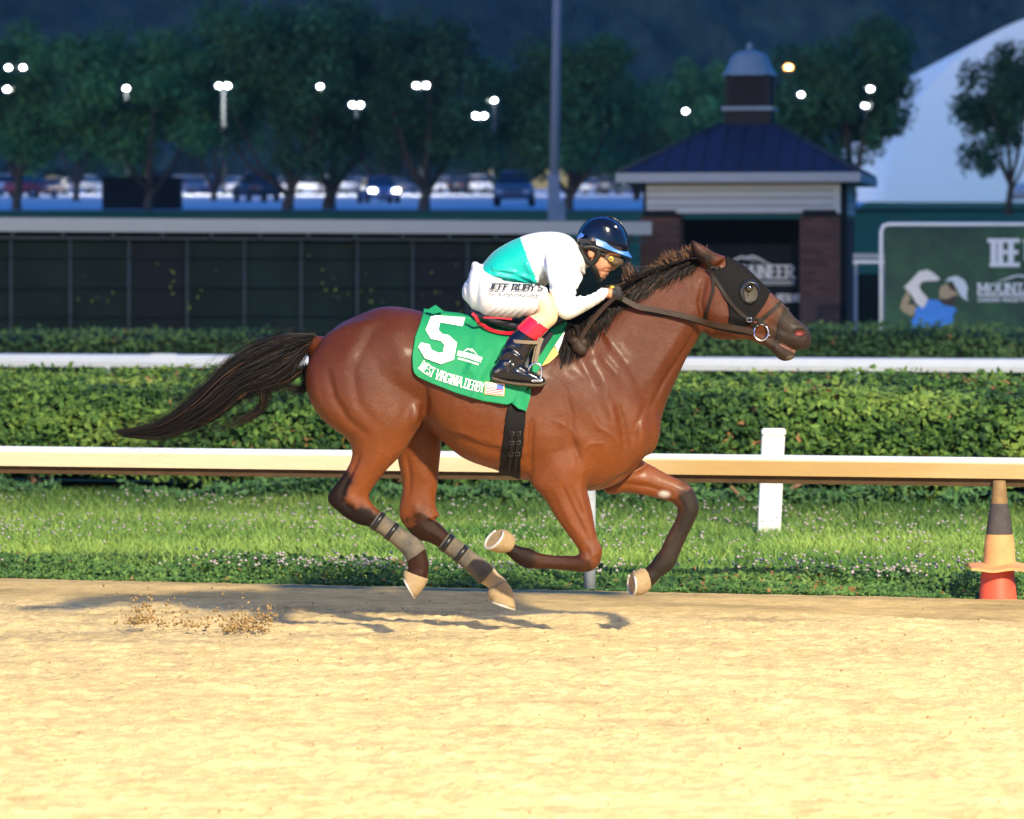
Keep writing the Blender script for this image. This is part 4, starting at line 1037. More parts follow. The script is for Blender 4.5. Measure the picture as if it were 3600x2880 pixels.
far_fore = [(2090,1560,2240,1590,.05),(2120,1726,2225,1600,.055),(2201,1733,2275,1624,.058),(2258,1741,2336,1660,.050),(2310,1752,2392,1688,.043),(2350,1762,2428,1708,.041),
 (2372,1775,2450,1750,.042),(2382,1795,2458,1790,.041),(2374,1828,2444,1830,.035),(2356,1860,2427,1866,.030),(2338,1895,2408,1906,.028),(2322,1930,2390,1947,.030),
 (2303,1955,2374,1988,.035),(2288,1978,2350,2010,.033),(2273,1994,2322,2032,.029),(2265,2002,2296,2060,.033)]
neck = [(1985,1120,2235,1650,.165),(2060,1085,2318,1490,.145),(2130,1045,2354,1388,.125),(2210,1000,2386,1318,.112),(2290,957,2420,1248,.10),(2360,930,2450,1200,.092),
 (2420,915,2470,1165,.085),(2470,906,2490,1150,.08)]
head = [(2450,910,2470,1150,.07),(2510,896,2478,1172,.082),(2562,904,2500,1188,.088),(2601,927,2535,1194,.090),(2640,956,2580,1196,.086),(2672,985,2616,1194,.076),(2705,1024,2650,1198,.064),(2747,1060,2688,1205,.054),(2775,1092,2714,1210,.050),
 (2797,1118,2742,1215,.050),(2826,1140,2778,1224,.053),(2845,1160,2806,1232,.050),(2850,1182,2828,1229,.036)]
lip = [(2640,1150,2655,1204,.055),(2685,1170,2690,1220,.050),(2718,1190,2718,1242,.047),(2746,1206,2736,1262,.046),(2770,1222,2760,1271,.041),(2790,1234,2784,1264,.030)]
ear = lambda s: [(2545,900,2490,944,.034,s*.062),(2508,884,2466,930,.030,s*.070),(2478,866,2444,908,.024,s*.077),(2453,852,2433,882,.017,s*.082),(2436,844,2428,856,.010,s*.084)]

YNH, YFH, YNF, YFF = -.16, .15, -.135, .125
hparts = [loft_vf(torso, 0, 40, 4, 2.15, -.06, .6, .6), loft_vf(haunch(0), 0, 30, 4, 2.0), loft_vf(near_hind_low, YNH, 20, 4, 2.0),
  loft_vf([(a[0], a[1], a[2] + 30, a[3], a[4], .11 + .0 * i) for i, a in enumerate(haunch(0)[:4])], 0, 24, 3),
  loft_vf(far_hind, YFH, 22, 4, 2.0), loft_vf(near_fore, YNF, 24, 4, 2.0), loft_vf(far_fore, YFF, 22, 4, 2.0),
  loft_vf([(a[0], a[1], a[2], a[3], a[4], -YNF) for a in near_fore[:3]], 0, 20, 3),
  loft_vf(neck, 0, 30, 4, 2.0, -.15), loft_vf(head, 0, 30, 4, 2.3, -.05, .4, .5), loft_vf(lip, 0, 18, 4, 2.0, 0, .4, .6),
  loft_vf(ear(-1), 0, 14, 4), loft_vf(ear(1), 0, 14, 4)]
# breast muscles, shoulder, stifle, dock
for px, py, y, r in ((2215,1510,-.075,(.11,.10,.17)),(2215,1510,.075,(.11,.10,.17)),(1965,1590,-.14,(.15,.075,.14)),(1965,1590,.14,(.15,.075,.14)),(2075,1340,-.13,(.12,.06,.26)),(2075,1340,.13,(.12,.06,.26)),
                     (1448,1458,-.18,(.055,.075,.085)),(1110,1215,0,(.07,.05,.05))):
    hparts.append(ell_vf(at(px, py, y), r))
hm = remesh(hparts, .0072, 'horse')
V = verts(hm); E = edges_of(hm)
px = pix(V)
torsoish = ((px[:, 1] < 1690) & (px[:, 0] < 2420)).astype(float)
w = .25 + .75 * torsoish
w[(px[:, 0] < 2535) & (px[:, 0] > 2415) & (px[:, 1] < 925) & (np.abs(V[:, 1]) > .035)] = .05
V = lap_smooth(V, E, 10, .5, w)
px = pix(V)
# extra blending where limbs leave the trunk and where the neck meets the shoulder
blend = np.zeros(len(V))
for pl, r in (([(1180,1160),(1440,1110)],70), ([(1485,1330),(1495,1470)],45), ([(1880,1440),(1864,1640)],45), ([(1990,1400),(2140,1360)],90), ([(2060,1250),(2250,1560)],90), ([(2060,1690),(2270,1620)],45), ([(2455,1000),(2480,1160)],45), ([(1240,1560),(1440,1560)],40), ([(1300,1745),(1170,1790)],26)):
    dd, _ = seg_dist(px, pl); blend = np.maximum(blend, np.exp(-(dd / r) ** 2))
V = lap_smooth(V, E, 26, .5, blend)
set_verts(hm, V)
# muscle and tendon modelling: ridges (+) and grooves (-) along lines of the coat
Nn = vnormals(hm); px = pix(V); disp = np.zeros(len(V))
side = lambda y0, y1: ((V[:, 1] > y0) & (V[:, 1] < y1)).astype(float)
both = np.ones(len(V)); nh_ = side(-.5, -.06); nf_ = side(-.5, -.03); ff_ = side(.03, .5)
STK = [  # polyline, width px, height m, mask
 ([(1492,1340),(1497,1420),(1480,1480),(1452,1520)], 12, -.012, both), ([(1462,1400),(1470,1450),(1455,1500)], 22, .010, both),
 ([(1150,1300),(1175,1400),(1225,1480),(1290,1530)], 13, -.009, both), ([(1100,1290),(1115,1400),(1180,1490)], 18, .006, both),
 ([(1300,1180),(1240,1300),(1260,1420),(1330,1500)], 16, -.005, both), ([(1380,1150),(1420,1280),(1440,1380)], 34, .007, both), ([(1250,1200),(1200,1300)], 40, .006, both),
 ([(1262,1600),(1238,1650),(1212,1705),(1200,1740)], 9, -.013, nh_), ([(1225,1610),(1195,1670),(1165,1730)], 8, .005, nh_), ([(1330,1600),(1300,1680),(1275,1730)], 16, .005, nh_),
 ([(1430,1600),(1440,1680),(1436,1740)], 9, -.007, side(.05,.5)), ([(1500,1620),(1490,1700)], 16, .004, side(.05,.5)), ([(1455,1770),(1480,1820)], 14, .006, side(.05,.5)),
 ([(1225,1745),(1262,1790)], 14, .006, nh_), ([(1195,1755),(1240,1800)], 8, -.005, nh_),
 ([(1290,1822),(1350,1862),(1430,1925)], 5, -.004, nh_), ([(1510,1880),(1600,1952),(1670,2010)], 5, -.004, side(.05,.5)),
 ([(1872,1480),(1866,1580),(1864,1660)], 9, -.012, both), ([(1905,1500),(1930,1600),(1960,1660)], 30, .008, both), ([(2002,1530),(2035,1607),(2040,1650)], 10, -.008, both), ([(2030,1500),(2065,1600)], 16, .006, both),
 ([(1985,1360),(2005,1450),(2010,1530)], 12, -.006, both), ([(2140,1380),(2185,1470),(2200,1560),(2180,1640)], 14, -.011, both), ([(2105,1300),(2150,1420),(2160,1560)], 20, .007, both), ([(2240,1440),(2255,1530),(2240,1600)], 22, .008, both),
 ([(2270,1420),(2235,1500),(2232,1590)], 9, -.006, both), ([(2275,1632),(2225,1660),(2150,1700),(2090,1725)], 9, -.014, both), ([(2020,1220),(2060,1300),(2105,1370)], 16, -.005, both), ([(2090,1190),(2130,1270),(2200,1350)], 16, -.006, both),
 ([(2455,1150),(2405,1235),(2330,1350),(2290,1430)], 9, -.009, both), ([(2430,1100),(2360,1220),(2270,1350)], 26, .006, both), ([(2330,960),(2230,1080),(2150,1200)], 30, .004, both),
 ([(1978,1712),(2022,1806),(2070,1905)], 6, -.008, nf_), ([(1950,1720),(2000,1830),(2045,1900)], 9, .004, nf_), ([(2035,1700),(2060,1800),(2085,1880)], 7, .004, nf_), ([(2010,1720),(2045,1810)], 6, -.005, nf_),
 ([(2030,1953),(2060,1965),(2090,1950)], 8, .004, nf_), ([(2062,1930),(2080,1975)], 6, -.004, nf_), ([(1995,1972),(1890,1968)], 5, -.004, nf_),
 ([(2180,1700),(2280,1712),(2360,1735)], 7, -.006, ff_), ([(2170,1670),(2290,1690)], 12, .004, ff_), ([(2400,1840),(2360,1905)], 5, -.004, ff_),
 ([(2478,985),(2462,1060),(2476,1130),(2510,1165)], 9, -.012, both), ([(2515,1000),(2500,1080),(2530,1140)], 26, .006, both), ([(2560,1110),(2640,1130),(2700,1150)], 8, .005, both), ([(2570,1140),(2650,1160)], 9, -.005, both),
 ([(2640,1000),(2690,1050),(2740,1100)], 9, -.005, both), ([(2700,1130),(2745,1160),(2775,1175)], 8, -.004, both), ([(2800,1140),(2826,1152)], 5, .004, both), ([(2740,1210),(2790,1232)], 4, -.007, both),
 ([(1530,1180),(1700,1200),(1850,1230)], 40, .004, both), ([(1510,1500),(1600,1540),(1760,1590),(1860,1620)], 16, -.006, both), ([(1560,1500),(1700,1545),(1850,1590)], 12, .003, both),
 ([(1330,1090),(1260,1115)], 20, .003, both)]
for pl, wd, am, mk in STK:
    dd, pr = seg_dist(px, pl); disp += 1.25 * am * np.exp(-(dd / (wd * .9)) ** 2 / 2 * 1.4) * np.sin(np.pi * np.clip(pr * .9 + .05, 0, 1)) ** .6 * mk * np.clip(np.abs(Nn[:, 1]) * 1.6, 0, 1)
for k in range(4):   # ribs
    x = 1590 + k * 62; dd, _ = seg_dist(px, [(x, 1370), (x + 26, 1540)]); disp += .0016 * np.exp(-(dd / 14) ** 2)
# veins on belly, shoulder, face, gaskin
for pl in ([(1540,1500),(1650,1530),(1700,1560),(1800,1570)], [(2195,1580),(2150,1530),(2100,1500),(2070,1440)], [(2050,1650),(2040,1720),(2048,1790)], [(1430,1560),(1380,1600),(1350,1660)], [(2690,1090),(2700,1130),(2680,1160)], [(2120,1560),(2070,1560),(2035,1605)], [(1950,1480),(2000,1500),(2040,1560)]):
    dd, _ = seg_dist(px, pl); disp += .0032 * np.exp(-(dd / 4.2) ** 2) * np.clip(np.abs(Nn[:, 1]) * 1.5, 0, 1)
sx_ = (px[:, 0] * .55 + px[:, 1] * .84); tx_ = (px[:, 0] * .84 - px[:, 1] * .55)
shm_ = np.exp(-(np.hypot((px[:, 0] - 2120) / 190, (px[:, 1] - 1420) / 230)) ** 4)
disp += .0030 * fbm(tx_ / 34 + 9, sx_ / 120, 3) * shm_ * both
hq_ = np.exp(-(np.hypot((px[:, 0] - 1330) / 190, (px[:, 1] - 1400) / 200)) ** 4)
disp += .0014 * fbm(px[:, 0] / 55 + 3, px[:, 1] / 130, 3) * hq_
disp += .0022 * fbm(V[:, 0] * 11 + V[:, 1] * 7, V[:, 2] * 11, 3) * torsoish + .0007 * fbm(V[:, 0] * 45, V[:, 2] * 45, 2)
# nostril and mouth
q = np.hypot((px[:, 0] - 2812) / 17, (px[:, 1] - 1171) / 10.5); nost = np.exp(-q ** 4) * (np.abs(V[:, 1]) > .02)
disp -= .020 * nost
V = V + Nn * disp[:, None]
V = lap_smooth(V, E, 1, .4); set_verts(hm, V)
# coat: bay with black points
px = pix(V); lowk = sstep(1300, 1640, px[:, 1])[:, None]; c = np.array([[.080, .0185, .0036]]) * (1 - lowk) + np.array([[.155, .039, .0068]]) * lowk  # belly and legs lighter, upper body darker: bounced light painted into the coat
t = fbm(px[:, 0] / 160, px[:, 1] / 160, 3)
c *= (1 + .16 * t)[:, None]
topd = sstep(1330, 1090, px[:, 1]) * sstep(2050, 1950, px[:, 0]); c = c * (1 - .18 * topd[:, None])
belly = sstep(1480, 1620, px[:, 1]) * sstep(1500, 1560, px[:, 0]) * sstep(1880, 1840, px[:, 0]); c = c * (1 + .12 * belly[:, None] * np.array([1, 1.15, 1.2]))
BLK = np.array([.007, .0055, .005]); BRN = np.array([.055, .019, .008])
def paint(mask, colr):
    global c
    c = c * (1 - mask[:, None]) + np.asarray(colr) * mask[:, None]
nz = fbm(px[:, 0] / 22, px[:, 1] / 22, 3)
def legmask(pl, rad, a, b, mk, n=.12):
    dd, pr = seg_dist(px, pl); return sstep(a, b, pr + n * nz) * (dd < rad) * mk
lowhalf = lambda y0: sstep(y0 - 40, y0 + 30, px[:, 1] + 25 * nz)
# hind legs
paint(sstep(62, 30, seg_dist(px, [(1196,1690),(1160,1748),(1186,1800),(1310,1845)])[0] + 16 * nz) * nh_ * .97, BLK); paint(legmask([(1290,1820),(1470,1950),(1470,2040)], 60, .5, .7, nh_) * .95, BLK)
paint(legmask([(1260,1790),(1470,1950),(1470,2040)], 62, .10, .3, nh_) * .8, BRN * .6)
paint(legmask([(1420,1780),(1430,1830),(1560,1910),(1720,2030)], 50, .05, .2, side(.04,.5)) * .9, BLK)
paint(legmask([(1500,1850),(1720,2030)], 60, .1, .35, side(.04,.5)) * .85, BRN * .55)
paint(np.exp(-((px[:, 0] - 1480) / 22) ** 2 - ((px[:, 1] - 1806) / 34) ** 2) * side(.05,.5) * .6, BRN)
paint(legmask([(1690,2010),(1775,2075)], 62, .0, .25, side(.04,.5), .25) * .9, [.44, .31, .17])
# fore legs
paint(legmask([(2020,1820),(2075,1950),(1990,1980),(1880,1972),(1780,1915)], 90, .22, .42, nf_) * .62, BRN * .7)
paint(legmask([(2075,1950),(2060,1985),(1880,1972),(1780,1915)], 70, .02, .16, nf_) * .55, BLK)
paint(legmask([(1900,1972),(1850,1962),(1780,1915)], 75, .0, .3, nf_) * .8, BLK)
paint(legmask([(2340,1720),(2415,1770),(2400,1850),(2345,1940),(2270,2030)], 70, .02, .2, ff_) * .7, BRN * .7)
paint(legmask([(2400,1715),(2440,1780),(2415,1850)], 30, .02, .2, ff_) * .8, BLK)
paint(legmask([(2360,1900),(2340,1960),(2270,2030)], 70, .1, .5, ff_) * .85, BLK)
paint(np.exp(-(np.hypot((px[:, 0] - 2335) / 20, (px[:, 1] - 1738) / 13)) ** 4) * side(.06, .5), [.42, .38, .36])
# far haunch inside is dark, mane line, muzzle
muz = sstep(2655, 2740, px[:, 0] + .5 * (px[:, 1] - 1180) + 18 * nz); paint(muz * .93, [.022, .016, .013])
paint(nost * 1.0, [.22, .04, .035]); ring = np.exp(-((q - 1.35) / .35) ** 2) * (px[:, 0] > 2780); paint(ring * .7, BLK)
paint(np.exp(-(seg_dist(px, [(2748,1212),(2795,1236)])[0] / 6) ** 2) * (px[:, 1] > 1205) * .7, [.26, .12, .09])
paint(np.exp(-(np.hypot((px[:, 0] - 2782) / 16, (px[:, 1] - 1258) / 9)) ** 4) * .6, [.16, .12, .09])
crest = np.exp(-(seg_dist(px, [(1990,1120),(2130,1045),(2290,957),(2420,915),(2490,905)])[0] / 34) ** 2) * sstep(1960, 2040, px[:, 0]); paint(crest * .95, BLK)
earm = (seg_dist(px, [(2440,855),(2530,915)])[0] < 30) & (px[:, 1] < 930) & (np.abs(V[:, 1]) > .03)
paint(earm * sstep(2480, 2436, px[:, 0]) * .8, BLK)
paint(np.exp(-(seg_dist(px, [(2436,856),(2436,880),(2462,922)])[0] / 5) ** 2) * (np.abs(V[:, 1]) > .03) * .7, BLK)
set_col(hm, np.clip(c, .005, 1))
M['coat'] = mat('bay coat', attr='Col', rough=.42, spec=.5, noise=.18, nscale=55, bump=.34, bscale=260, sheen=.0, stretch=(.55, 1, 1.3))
def coat_sheen(m):
    b = m.node_tree.nodes['Principled BSDF']; b.inputs['Sheen Roughness'].default_value = .4; b.inputs['Sheen Tint'].default_value = (1, .8, .6, 1)
    N = m.node_tree.nodes; L = m.node_tree.links
    n = N.new('ShaderNodeTexNoise'); n.inputs['Scale'].default_value = 6; n.inputs['Detail'].default_value = 8; n.inputs['Roughness'].default_value = .7
    tc = N.new('ShaderNodeTexCoord'); L.new(tc.outputs['Object'], n.inputs['Vector'])
    mr = N.new('ShaderNodeMapRange'); mr.inputs[1].default_value = .35; mr.inputs[2].default_value = .65; mr.inputs[3].default_value = .31; mr.inputs[4].default_value = .56
    L.new(n.outputs['Fac'], mr.inputs[0]); L.new(mr.outputs[0], b.inputs['Roughness'])
    a = N.new('ShaderNodeAttribute'); a.attribute_name = 'Col'; ms = N.new('ShaderNodeMapRange'); ms.inputs[1].default_value = .008; ms.inputs[2].default_value = .045
    ms.inputs[3].default_value = .10; ms.inputs[4].default_value = .26; mc = N.new('ShaderNodeMapRange'); mc.inputs[1].default_value = .008; mc.inputs[2].default_value = .045; mc.inputs[3].default_value = 0; mc.inputs[4].default_value = .12; L.new(a.outputs['Fac'], mc.inputs[0]); L.new(mc.outputs[0], b.inputs['Coat Weight']); b.inputs['Coat Roughness'].default_value = .27; L.new(a.outputs['Fac'], ms.inputs[0]); L.new(ms.outputs[0], b.inputs['Specular IOR Level'])
coat_sheen(M['coat'])
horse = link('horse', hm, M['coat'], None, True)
tag(horse, 'bay racehorse galloping to the right with all four hooves off the ground', 'horse')
def bvh_of(o):
    me = o.data; return BVHTree.FromPolygons([Vector(v) for v in verts(me)], [tuple(p.vertices) for p in me.polygons])
horse_bvh = bvh_of(horse)
CAMP = Vector((0, -DCAM, EYE))
def shoot(px_, py_, bvh, far=False):
    d = Vector(at(px_, py_, 0.0)) - CAMP; d.normalize()
    h, n, i, t = bvh.ray_cast(CAMP, d)
    return (h, n) if h is not None else (None, None)

# hooves and shoes
M['hoof'] = mat('hoof', (.33, .235, .125), .75, .25, noise=.2, nscale=40, bump=.3, bscale=120)
M['shoe'] = mat('horseshoe', (.55, .52, .48), .45, .5, metal=.3)
def hoof(secs, yc, sole_dir, rot=0.0):
    V, fs = loft_vf(secs, yc, 26, 4, 2.1, 0, .05, .05)
    ctr = at((secs[0][0] + secs[0][2]) / 2, (secs[0][1] + secs[0][3]) / 2, yc)
    Rm = np.array(Matrix.Rotation(rot, 3, 'Z'))
    f = lambda P: (np.asarray(P) - ctr) @ Rm.T + ctr
    h = link('hoof', np_mesh('hoof', f(V), fs), M['hoof'], horse, True)
    a, b = at(secs[-1][0], secs[-1][1], yc), at(secs[-1][2], secs[-1][3], yc); w = secs[-1][4]
    c0 = (a + b) / 2; e = (a - b) / 2; dirn = c0 - ctr; dirn = dirn - e * (dirn @ e) / (e @ e); dirn /= np.linalg.norm(dirn)
    t = np.linspace(-2.55, 2.55, 26)  # open at the heel
    toe = -1 if np.linalg.norm(b - at(*sole_dir, yc)) < np.linalg.norm(a - at(*sole_dir, yc)) else 1
    P = [c0 + dirn * .004 + toe * e * .93 * math.cos(x) + np.array([0, 1, 0]) * w * .93 * math.sin(x) for x in t]
    V, fs = tube_vf(f(P), .0065, 6); link('horseshoe', np_mesh('horseshoe', V, fs), M['shoe'], h, True)
hoof([(1422,2006,1506,2036,.047),(1417,2018,1492,2066,.056),(1419,2026,1462,2102,.062)], YNH, (1460, 2103))
hoof([(1716,2074,1778,2040,.047),(1712,2090,1802,2078,.056),(1722,2108,1813,2140,.062)], YFH, (1813, 2144))
hoof([(1801,1884,1779,1942,.048),(1778,1864,1742,1942,.055),(1757,1860,1700,1930,.060)], YNF, (1686, 1905), R(34))
hoof([(2264,1998,2284,2072,.046),(2246,2000,2258,2090,.054),(2220,2014,2222,2094,.058)], YFF, (2222, 2095), R(20))

# mane, tail
M['hair'] = mat('black hair', attr='Col', rough=.6, spec=.22)
def strands(name, curves, widths, cols, parent, mt=None):
    """curves (n,k,3) -> thin ribbons of 3-sided section seen from any side"""
    n, k, _ = curves.shape
    T = np.gradient(curves, axis=1); T /= np.linalg.norm(T, axis=2)[..., None] + 1e-9
    a = rng.normal(size=(n, 1, 3)); B = np.cross(T, np.broadcast_to(a, T.shape)); B /= np.linalg.norm(B, axis=2)[..., None] + 1e-9
    tap = np.linspace(1, .15, k) ** .8
    Wd = widths[:, None, None] * tap[None, :, None]
    V = np.stack([curves - B * Wd, curves + B * Wd], 2).reshape(-1, 3)
    i = np.arange(n)[:, None] * (k * 2); j = np.arange(k - 1)[None, :] * 2; o = (i + j).ravel()
    Q = np.stack([o, o + 1, o + 3, o + 2], 1)
    me = np_mesh(name, V, Q, np.repeat(cols, k * 2, axis=0))
    o_ = link(name, me, mt or M['hair'], parent, True); return o_
def haircol(n, brown=.15):
    c = np.tile(np.array([.008, .006, .005]), (n, 1)) * (.6 + .9 * rng.random((n, 1)))
    k = rng.random(n) < brown; c[k] = np.array([.10, .045, .022]) * (.5 + rng.random((k.sum(), 1))); return c

# tail: fanned bundle between an upper and a lower outline
up_ = catmull([(1108,1180),(1050,1182),(994,1192),(920,1219),(850,1252),(785,1300),(715,1369),(641,1432),(567,1481),(474,1504),(395,1512)], 4)
lo_ = catmull([(1085,1222),(1052,1262),(1030,1300),(965,1345),(890,1372),(845,1392),(771,1451),(715,1483),(623,1522),(548,1543),(420,1536)], 4)
def resample(P, n):
    L = np.r_[0, np.cumsum(np.linalg.norm(np.diff(P, axis=0), axis=1))]; s = np.linspace(0, L[-1], n)
    return np.stack([np.interp(s, L, P[:, i]) for i in range(2)], 1)
K = 26; U_ = resample(up_, K); L_ = resample(lo_, K); n = 5200
f = np.clip(.5 + .5 * (rng.random(n) * 2 - 1) + rng.normal(size=n) * .06, -.12, 1.12); endk = .42 + .58 * rng.random(n) ** .75
tt = np.linspace(0, 1, K)
cv = np.zeros((n, K, 3))
drift = rng.normal(size=n) * .07; ph = rng.random(n) * 6
for i in range(n):
    s = tt * endk[i]; fx = f[i] + drift[i] * s + .04 * np.sin(s * 9 + ph[i]) + np.cumsum(rng.normal(size=K)) * .014
    fx = .5 + (fx - .5) * (1 - .15 * s)
    a = np.stack([np.interp(s, tt, U_[:, 0]), np.interp(s, tt, U_[:, 1])], 1); b = np.stack([np.interp(s, tt, L_[:, 0]), np.interp(s, tt, L_[:, 1])], 1)
    p = a * (1 - fx[:, None]) + b * fx[:, None]
    yy = rng.normal() * .045 * (.35 + .65 * np.sin(np.pi * np.minimum(s * 1.2, 1))) + .02 * np.sin(s * 5 + ph[i])
    cv[i] = np.stack([(p[:, 0] - 1800) / 735, yy, EYE + (HOR - p[:, 1]) / 735], 1)
wid = .0012 + .0010 * rng.random(n)
n2 = 420; wisps = np.zeros((n2, K, 3))
W1 = resample(catmull([(1060,1300),(1000,1340),(930,1362),(928,1420),(900,1455),(830,1485),(750,1508)], 4), K); W2 = resample(catmull([(1075,1290),(1078,1345),(1060,1375),(1010,1362),(960,1362),(940,1400),(900,1445)], 4), K)
for i in range(n2):
    base = W1 if rng.random() < .72 else W2; e = .5 + .5 * rng.random()
    s = tt * e; p = np.stack([np.interp(s, tt, base[:, 0]), np.interp(s, tt, base[:, 1])], 1) + np.cumsum(rng.normal(size=(K, 2)) * 1.6, 0) + rng.normal(size=2) * 7
    wisps[i] = np.stack([(p[:, 0] - 1800) / 735, np.full(K, rng.normal() * .03), EYE + (HOR - p[:, 1]) / 735], 1)
n3 = 520; fly = cv[:n3].copy(); g = np.cumsum(rng.normal(size=(n3, K, 3)) * np.array([.007, .005, .009]), axis=1); fly += g
allc = np.concatenate([cv, wisps, fly]); wd = np.r_[wid, np.full(n2, .0013), np.full(n3, .0011)]
tl = strands('tail', allc, wd, haircol(len(allc), .025), horse)
core = loft_vf([(1120,1190,1108,1228,.035),(1060,1188,1040,1262,.035),(985,1205,960,1315,.035),(880,1255,862,1352,.03),(800,1318,790,1385,.012)], 0, 14, 4)
M['hairdark'] = mat('tail dock', (.014, .011, .010), .6, .3, bump=.6, bscale=90, stretch=(.3, 1, 1))
link('tail_core', np_mesh('tail_core', *core), M['hairdark'], horse, True)

# mane: roots along the crest, hair blown back on the near side, short tufts standing up
cr = resample(catmull([(2005,1112),(2060,1085),(2130,1045),(2210,1000),(2290,957),(2360,930),(2420,914),(2470,906)], 6), 200)
n = 4200; kk_ = 9; r = rng.random(n) ** 1.15; ri = np.clip((r * 199).astype(int), 0, 199)
root_px = cr[ri] + rng.normal(size=(n, 2)) * 3
cv = np.zeros((n, kk_, 3)); tk = np.linspace(0, 1, kk_)
Ln = (70 + 75 * rng.random(n)) * (1 - .45 * sstep(.7, 1, r)) * (1 + .18 * sstep(.62, .3, r))
dirs = np.stack([-(.70 + .25 * rng.random(n)) * (1 - .75 * sstep(.6, .1, r)), .62 + .25 * rng.normal(size=n) + .5 * (1 - r)], 1); dirs /= np.linalg.norm(dirs, axis=1)[:, None]
for i in range(n):
    p = root_px[i] + dirs[i] * Ln[i] * tk[:, None] + np.stack([np.zeros(kk_), 10 * tk ** 2 * rng.normal() + 8 * tk ** 2], 1)
    side_ = -1 if rng.random() < .85 else 1
    for k in range(kk_):
        y = 0.0
        if k > 0:
            h, nn = shoot(p[k, 0], p[k, 1], horse_bvh)
            y = (h.y if h is not None else y_prev) - .010 - .012 * rng.random() * tk[k]
            if k == 1: y = min(y, -.02)
        if k > 1 and abs(y - y_prev) > .05: y = y_prev + math.copysign(.05, y - y_prev)
        y_prev = y
        s = F / (DCAM + y); cv[i, k] = ((p[k, 0] - 1800) / s, y * (1 if side_ < 0 else -1), EYE + (HOR - p[k, 1]) / s)
n2 = 3000; r2 = rng.random(n2) ** .85; ri = (r2 * 199).astype(int)
tuft = np.zeros((n2, kk_, 3)); hgt_ = (16 + 34 * rng.random(n2)) * (1 + 1.9 * np.maximum(fbm(r2 * 19, r2 * 0 + 1, 2), -.35)) * (1 + .5 * sstep(.62, .35, r2)) * (1 - .72 * sstep(.40, .28, r2))
for i in range(n2):
    p0 = cr[ri[i]] + rng.normal(size=2) * 5; a = R(112 + rng.normal() * 20 + 90 * vnoise(np.array(r2[i] * 24), np.array(2.)))
    curl = rng.normal() * .5 + .4
    ang_ = a + curl * tk; st = hgt_[i] / kk_
    p = p0 + np.cumsum(np.stack([np.cos(ang_), -np.sin(ang_)], 1) * st, 0)
    y0 = rng.normal() * .02
    tuft[i] = np.stack([(p[:, 0] - 1800) / 735, y0 + rng.normal() * .015 * tk, EYE + (HOR - p[:, 1]) / 735], 1)
pt_ = pix(tuft); okt = ~((pt_[..., 0] < 2182) & (pt_[..., 1] < 1000)).any(1); tuft = tuft[okt]; n2 = len(tuft)
cc_ = np.vstack([haircol(n, .05), np.where(rng.random((n2, 1)) < .6, np.array([[.17, .085, .045]]), np.array([[.03, .02, .015]])) * (.5 + .9 * rng.random((n2, 1)))])
strands('mane', np.concatenate([cv, tuft]), np.r_[.0026 + .0016 * rng.random(n), .0014 + .0010 * rng.random(n2)], cc_, horse)

# eye under the cup
M['eye'] = mat('horse eye', (.01, .006, .004), .05, .8, coat=1)
for sgn in (-1, 1):
    h, nn = shoot(2628, 1006, horse_bvh); s = F / (DCAM + h.y)
    V, fs = ell_vf((h.x, sgn * (abs(h.y) - .008), h.z), (.021, .018, .018)); link('eye', np_mesh('eye', V, fs), M['eye'], horse, True)

# ================================================================== TACK
def catpx(A, pts): x0, y0, k = A; return [(x0 + u * k, y0 + v * k) for u, v in pts]
CA, CB, CC, CD, CE = (2250, 800, .3247), (1550, 720, .3711), (1000, 1000, .4638), (1050, 1450, .5102), (1650, 1200, .5508)
C4 = (1700, 1060, .20872)

def shell(name, test, off, mt, parent, src=None, smooth=6, solid=.0):
    """a layer of cloth or leather lying on the body: the part of the surface where test(px, V, N) holds, lifted off"""
    me = (src or horse).data; V = verts(me); N_ = vnormals(me)
    Vs = V.copy(); Vs[:, 1] = -np.abs(Vs[:, 1]); P_ = pix(Vs)
    keep = test(P_, V, N_)
    polys = np.array([p.vertices[:] + (() if len(p.vertices) == 4 else (p.vertices[-1],)) for p in me.polygons])
    k = keep[polys].all(1); Q = polys[k]; used = np.unique(Q); mp = -np.ones(len(V), int); mp[used] = np.arange(len(used))
    W = V[used]; Nw = N_[used]; Q = mp[Q]
    e = np.concatenate([Q[:, [0, 1]], Q[:, [1, 2]], Q[:, [2, 3]], Q[:, [3, 0]]]); e = e[e[:, 0] != e[:, 1]]; es = np.sort(e, 1)
    uq, cnt = np.unique(es, axis=0, return_counts=True); be = uq[cnt == 1]
    W2 = W.copy(); bnd = np.unique(be)
    for _ in range(smooth):      # even out the cut edge
        W2[bnd] = lap_smooth(W2, be, 1, .5)[bnd]
    W = W2 + Nw * off
    m = len(W); Vx = np.vstack([W, W - Nw * max(solid, off * .8)]); rim = np.stack([be[:, 0], be[:, 1], be[:, 1] + m, be[:, 0] + m], 1)
    tri = Q[Q[:, 2] == Q[:, 3]][:, :3]; qd = Q[Q[:, 2] != Q[:, 3]]
    return link(name, np_mesh(name, Vx, [qd, rim] + ([tri] if len(tri) else [])), mt, parent, True)

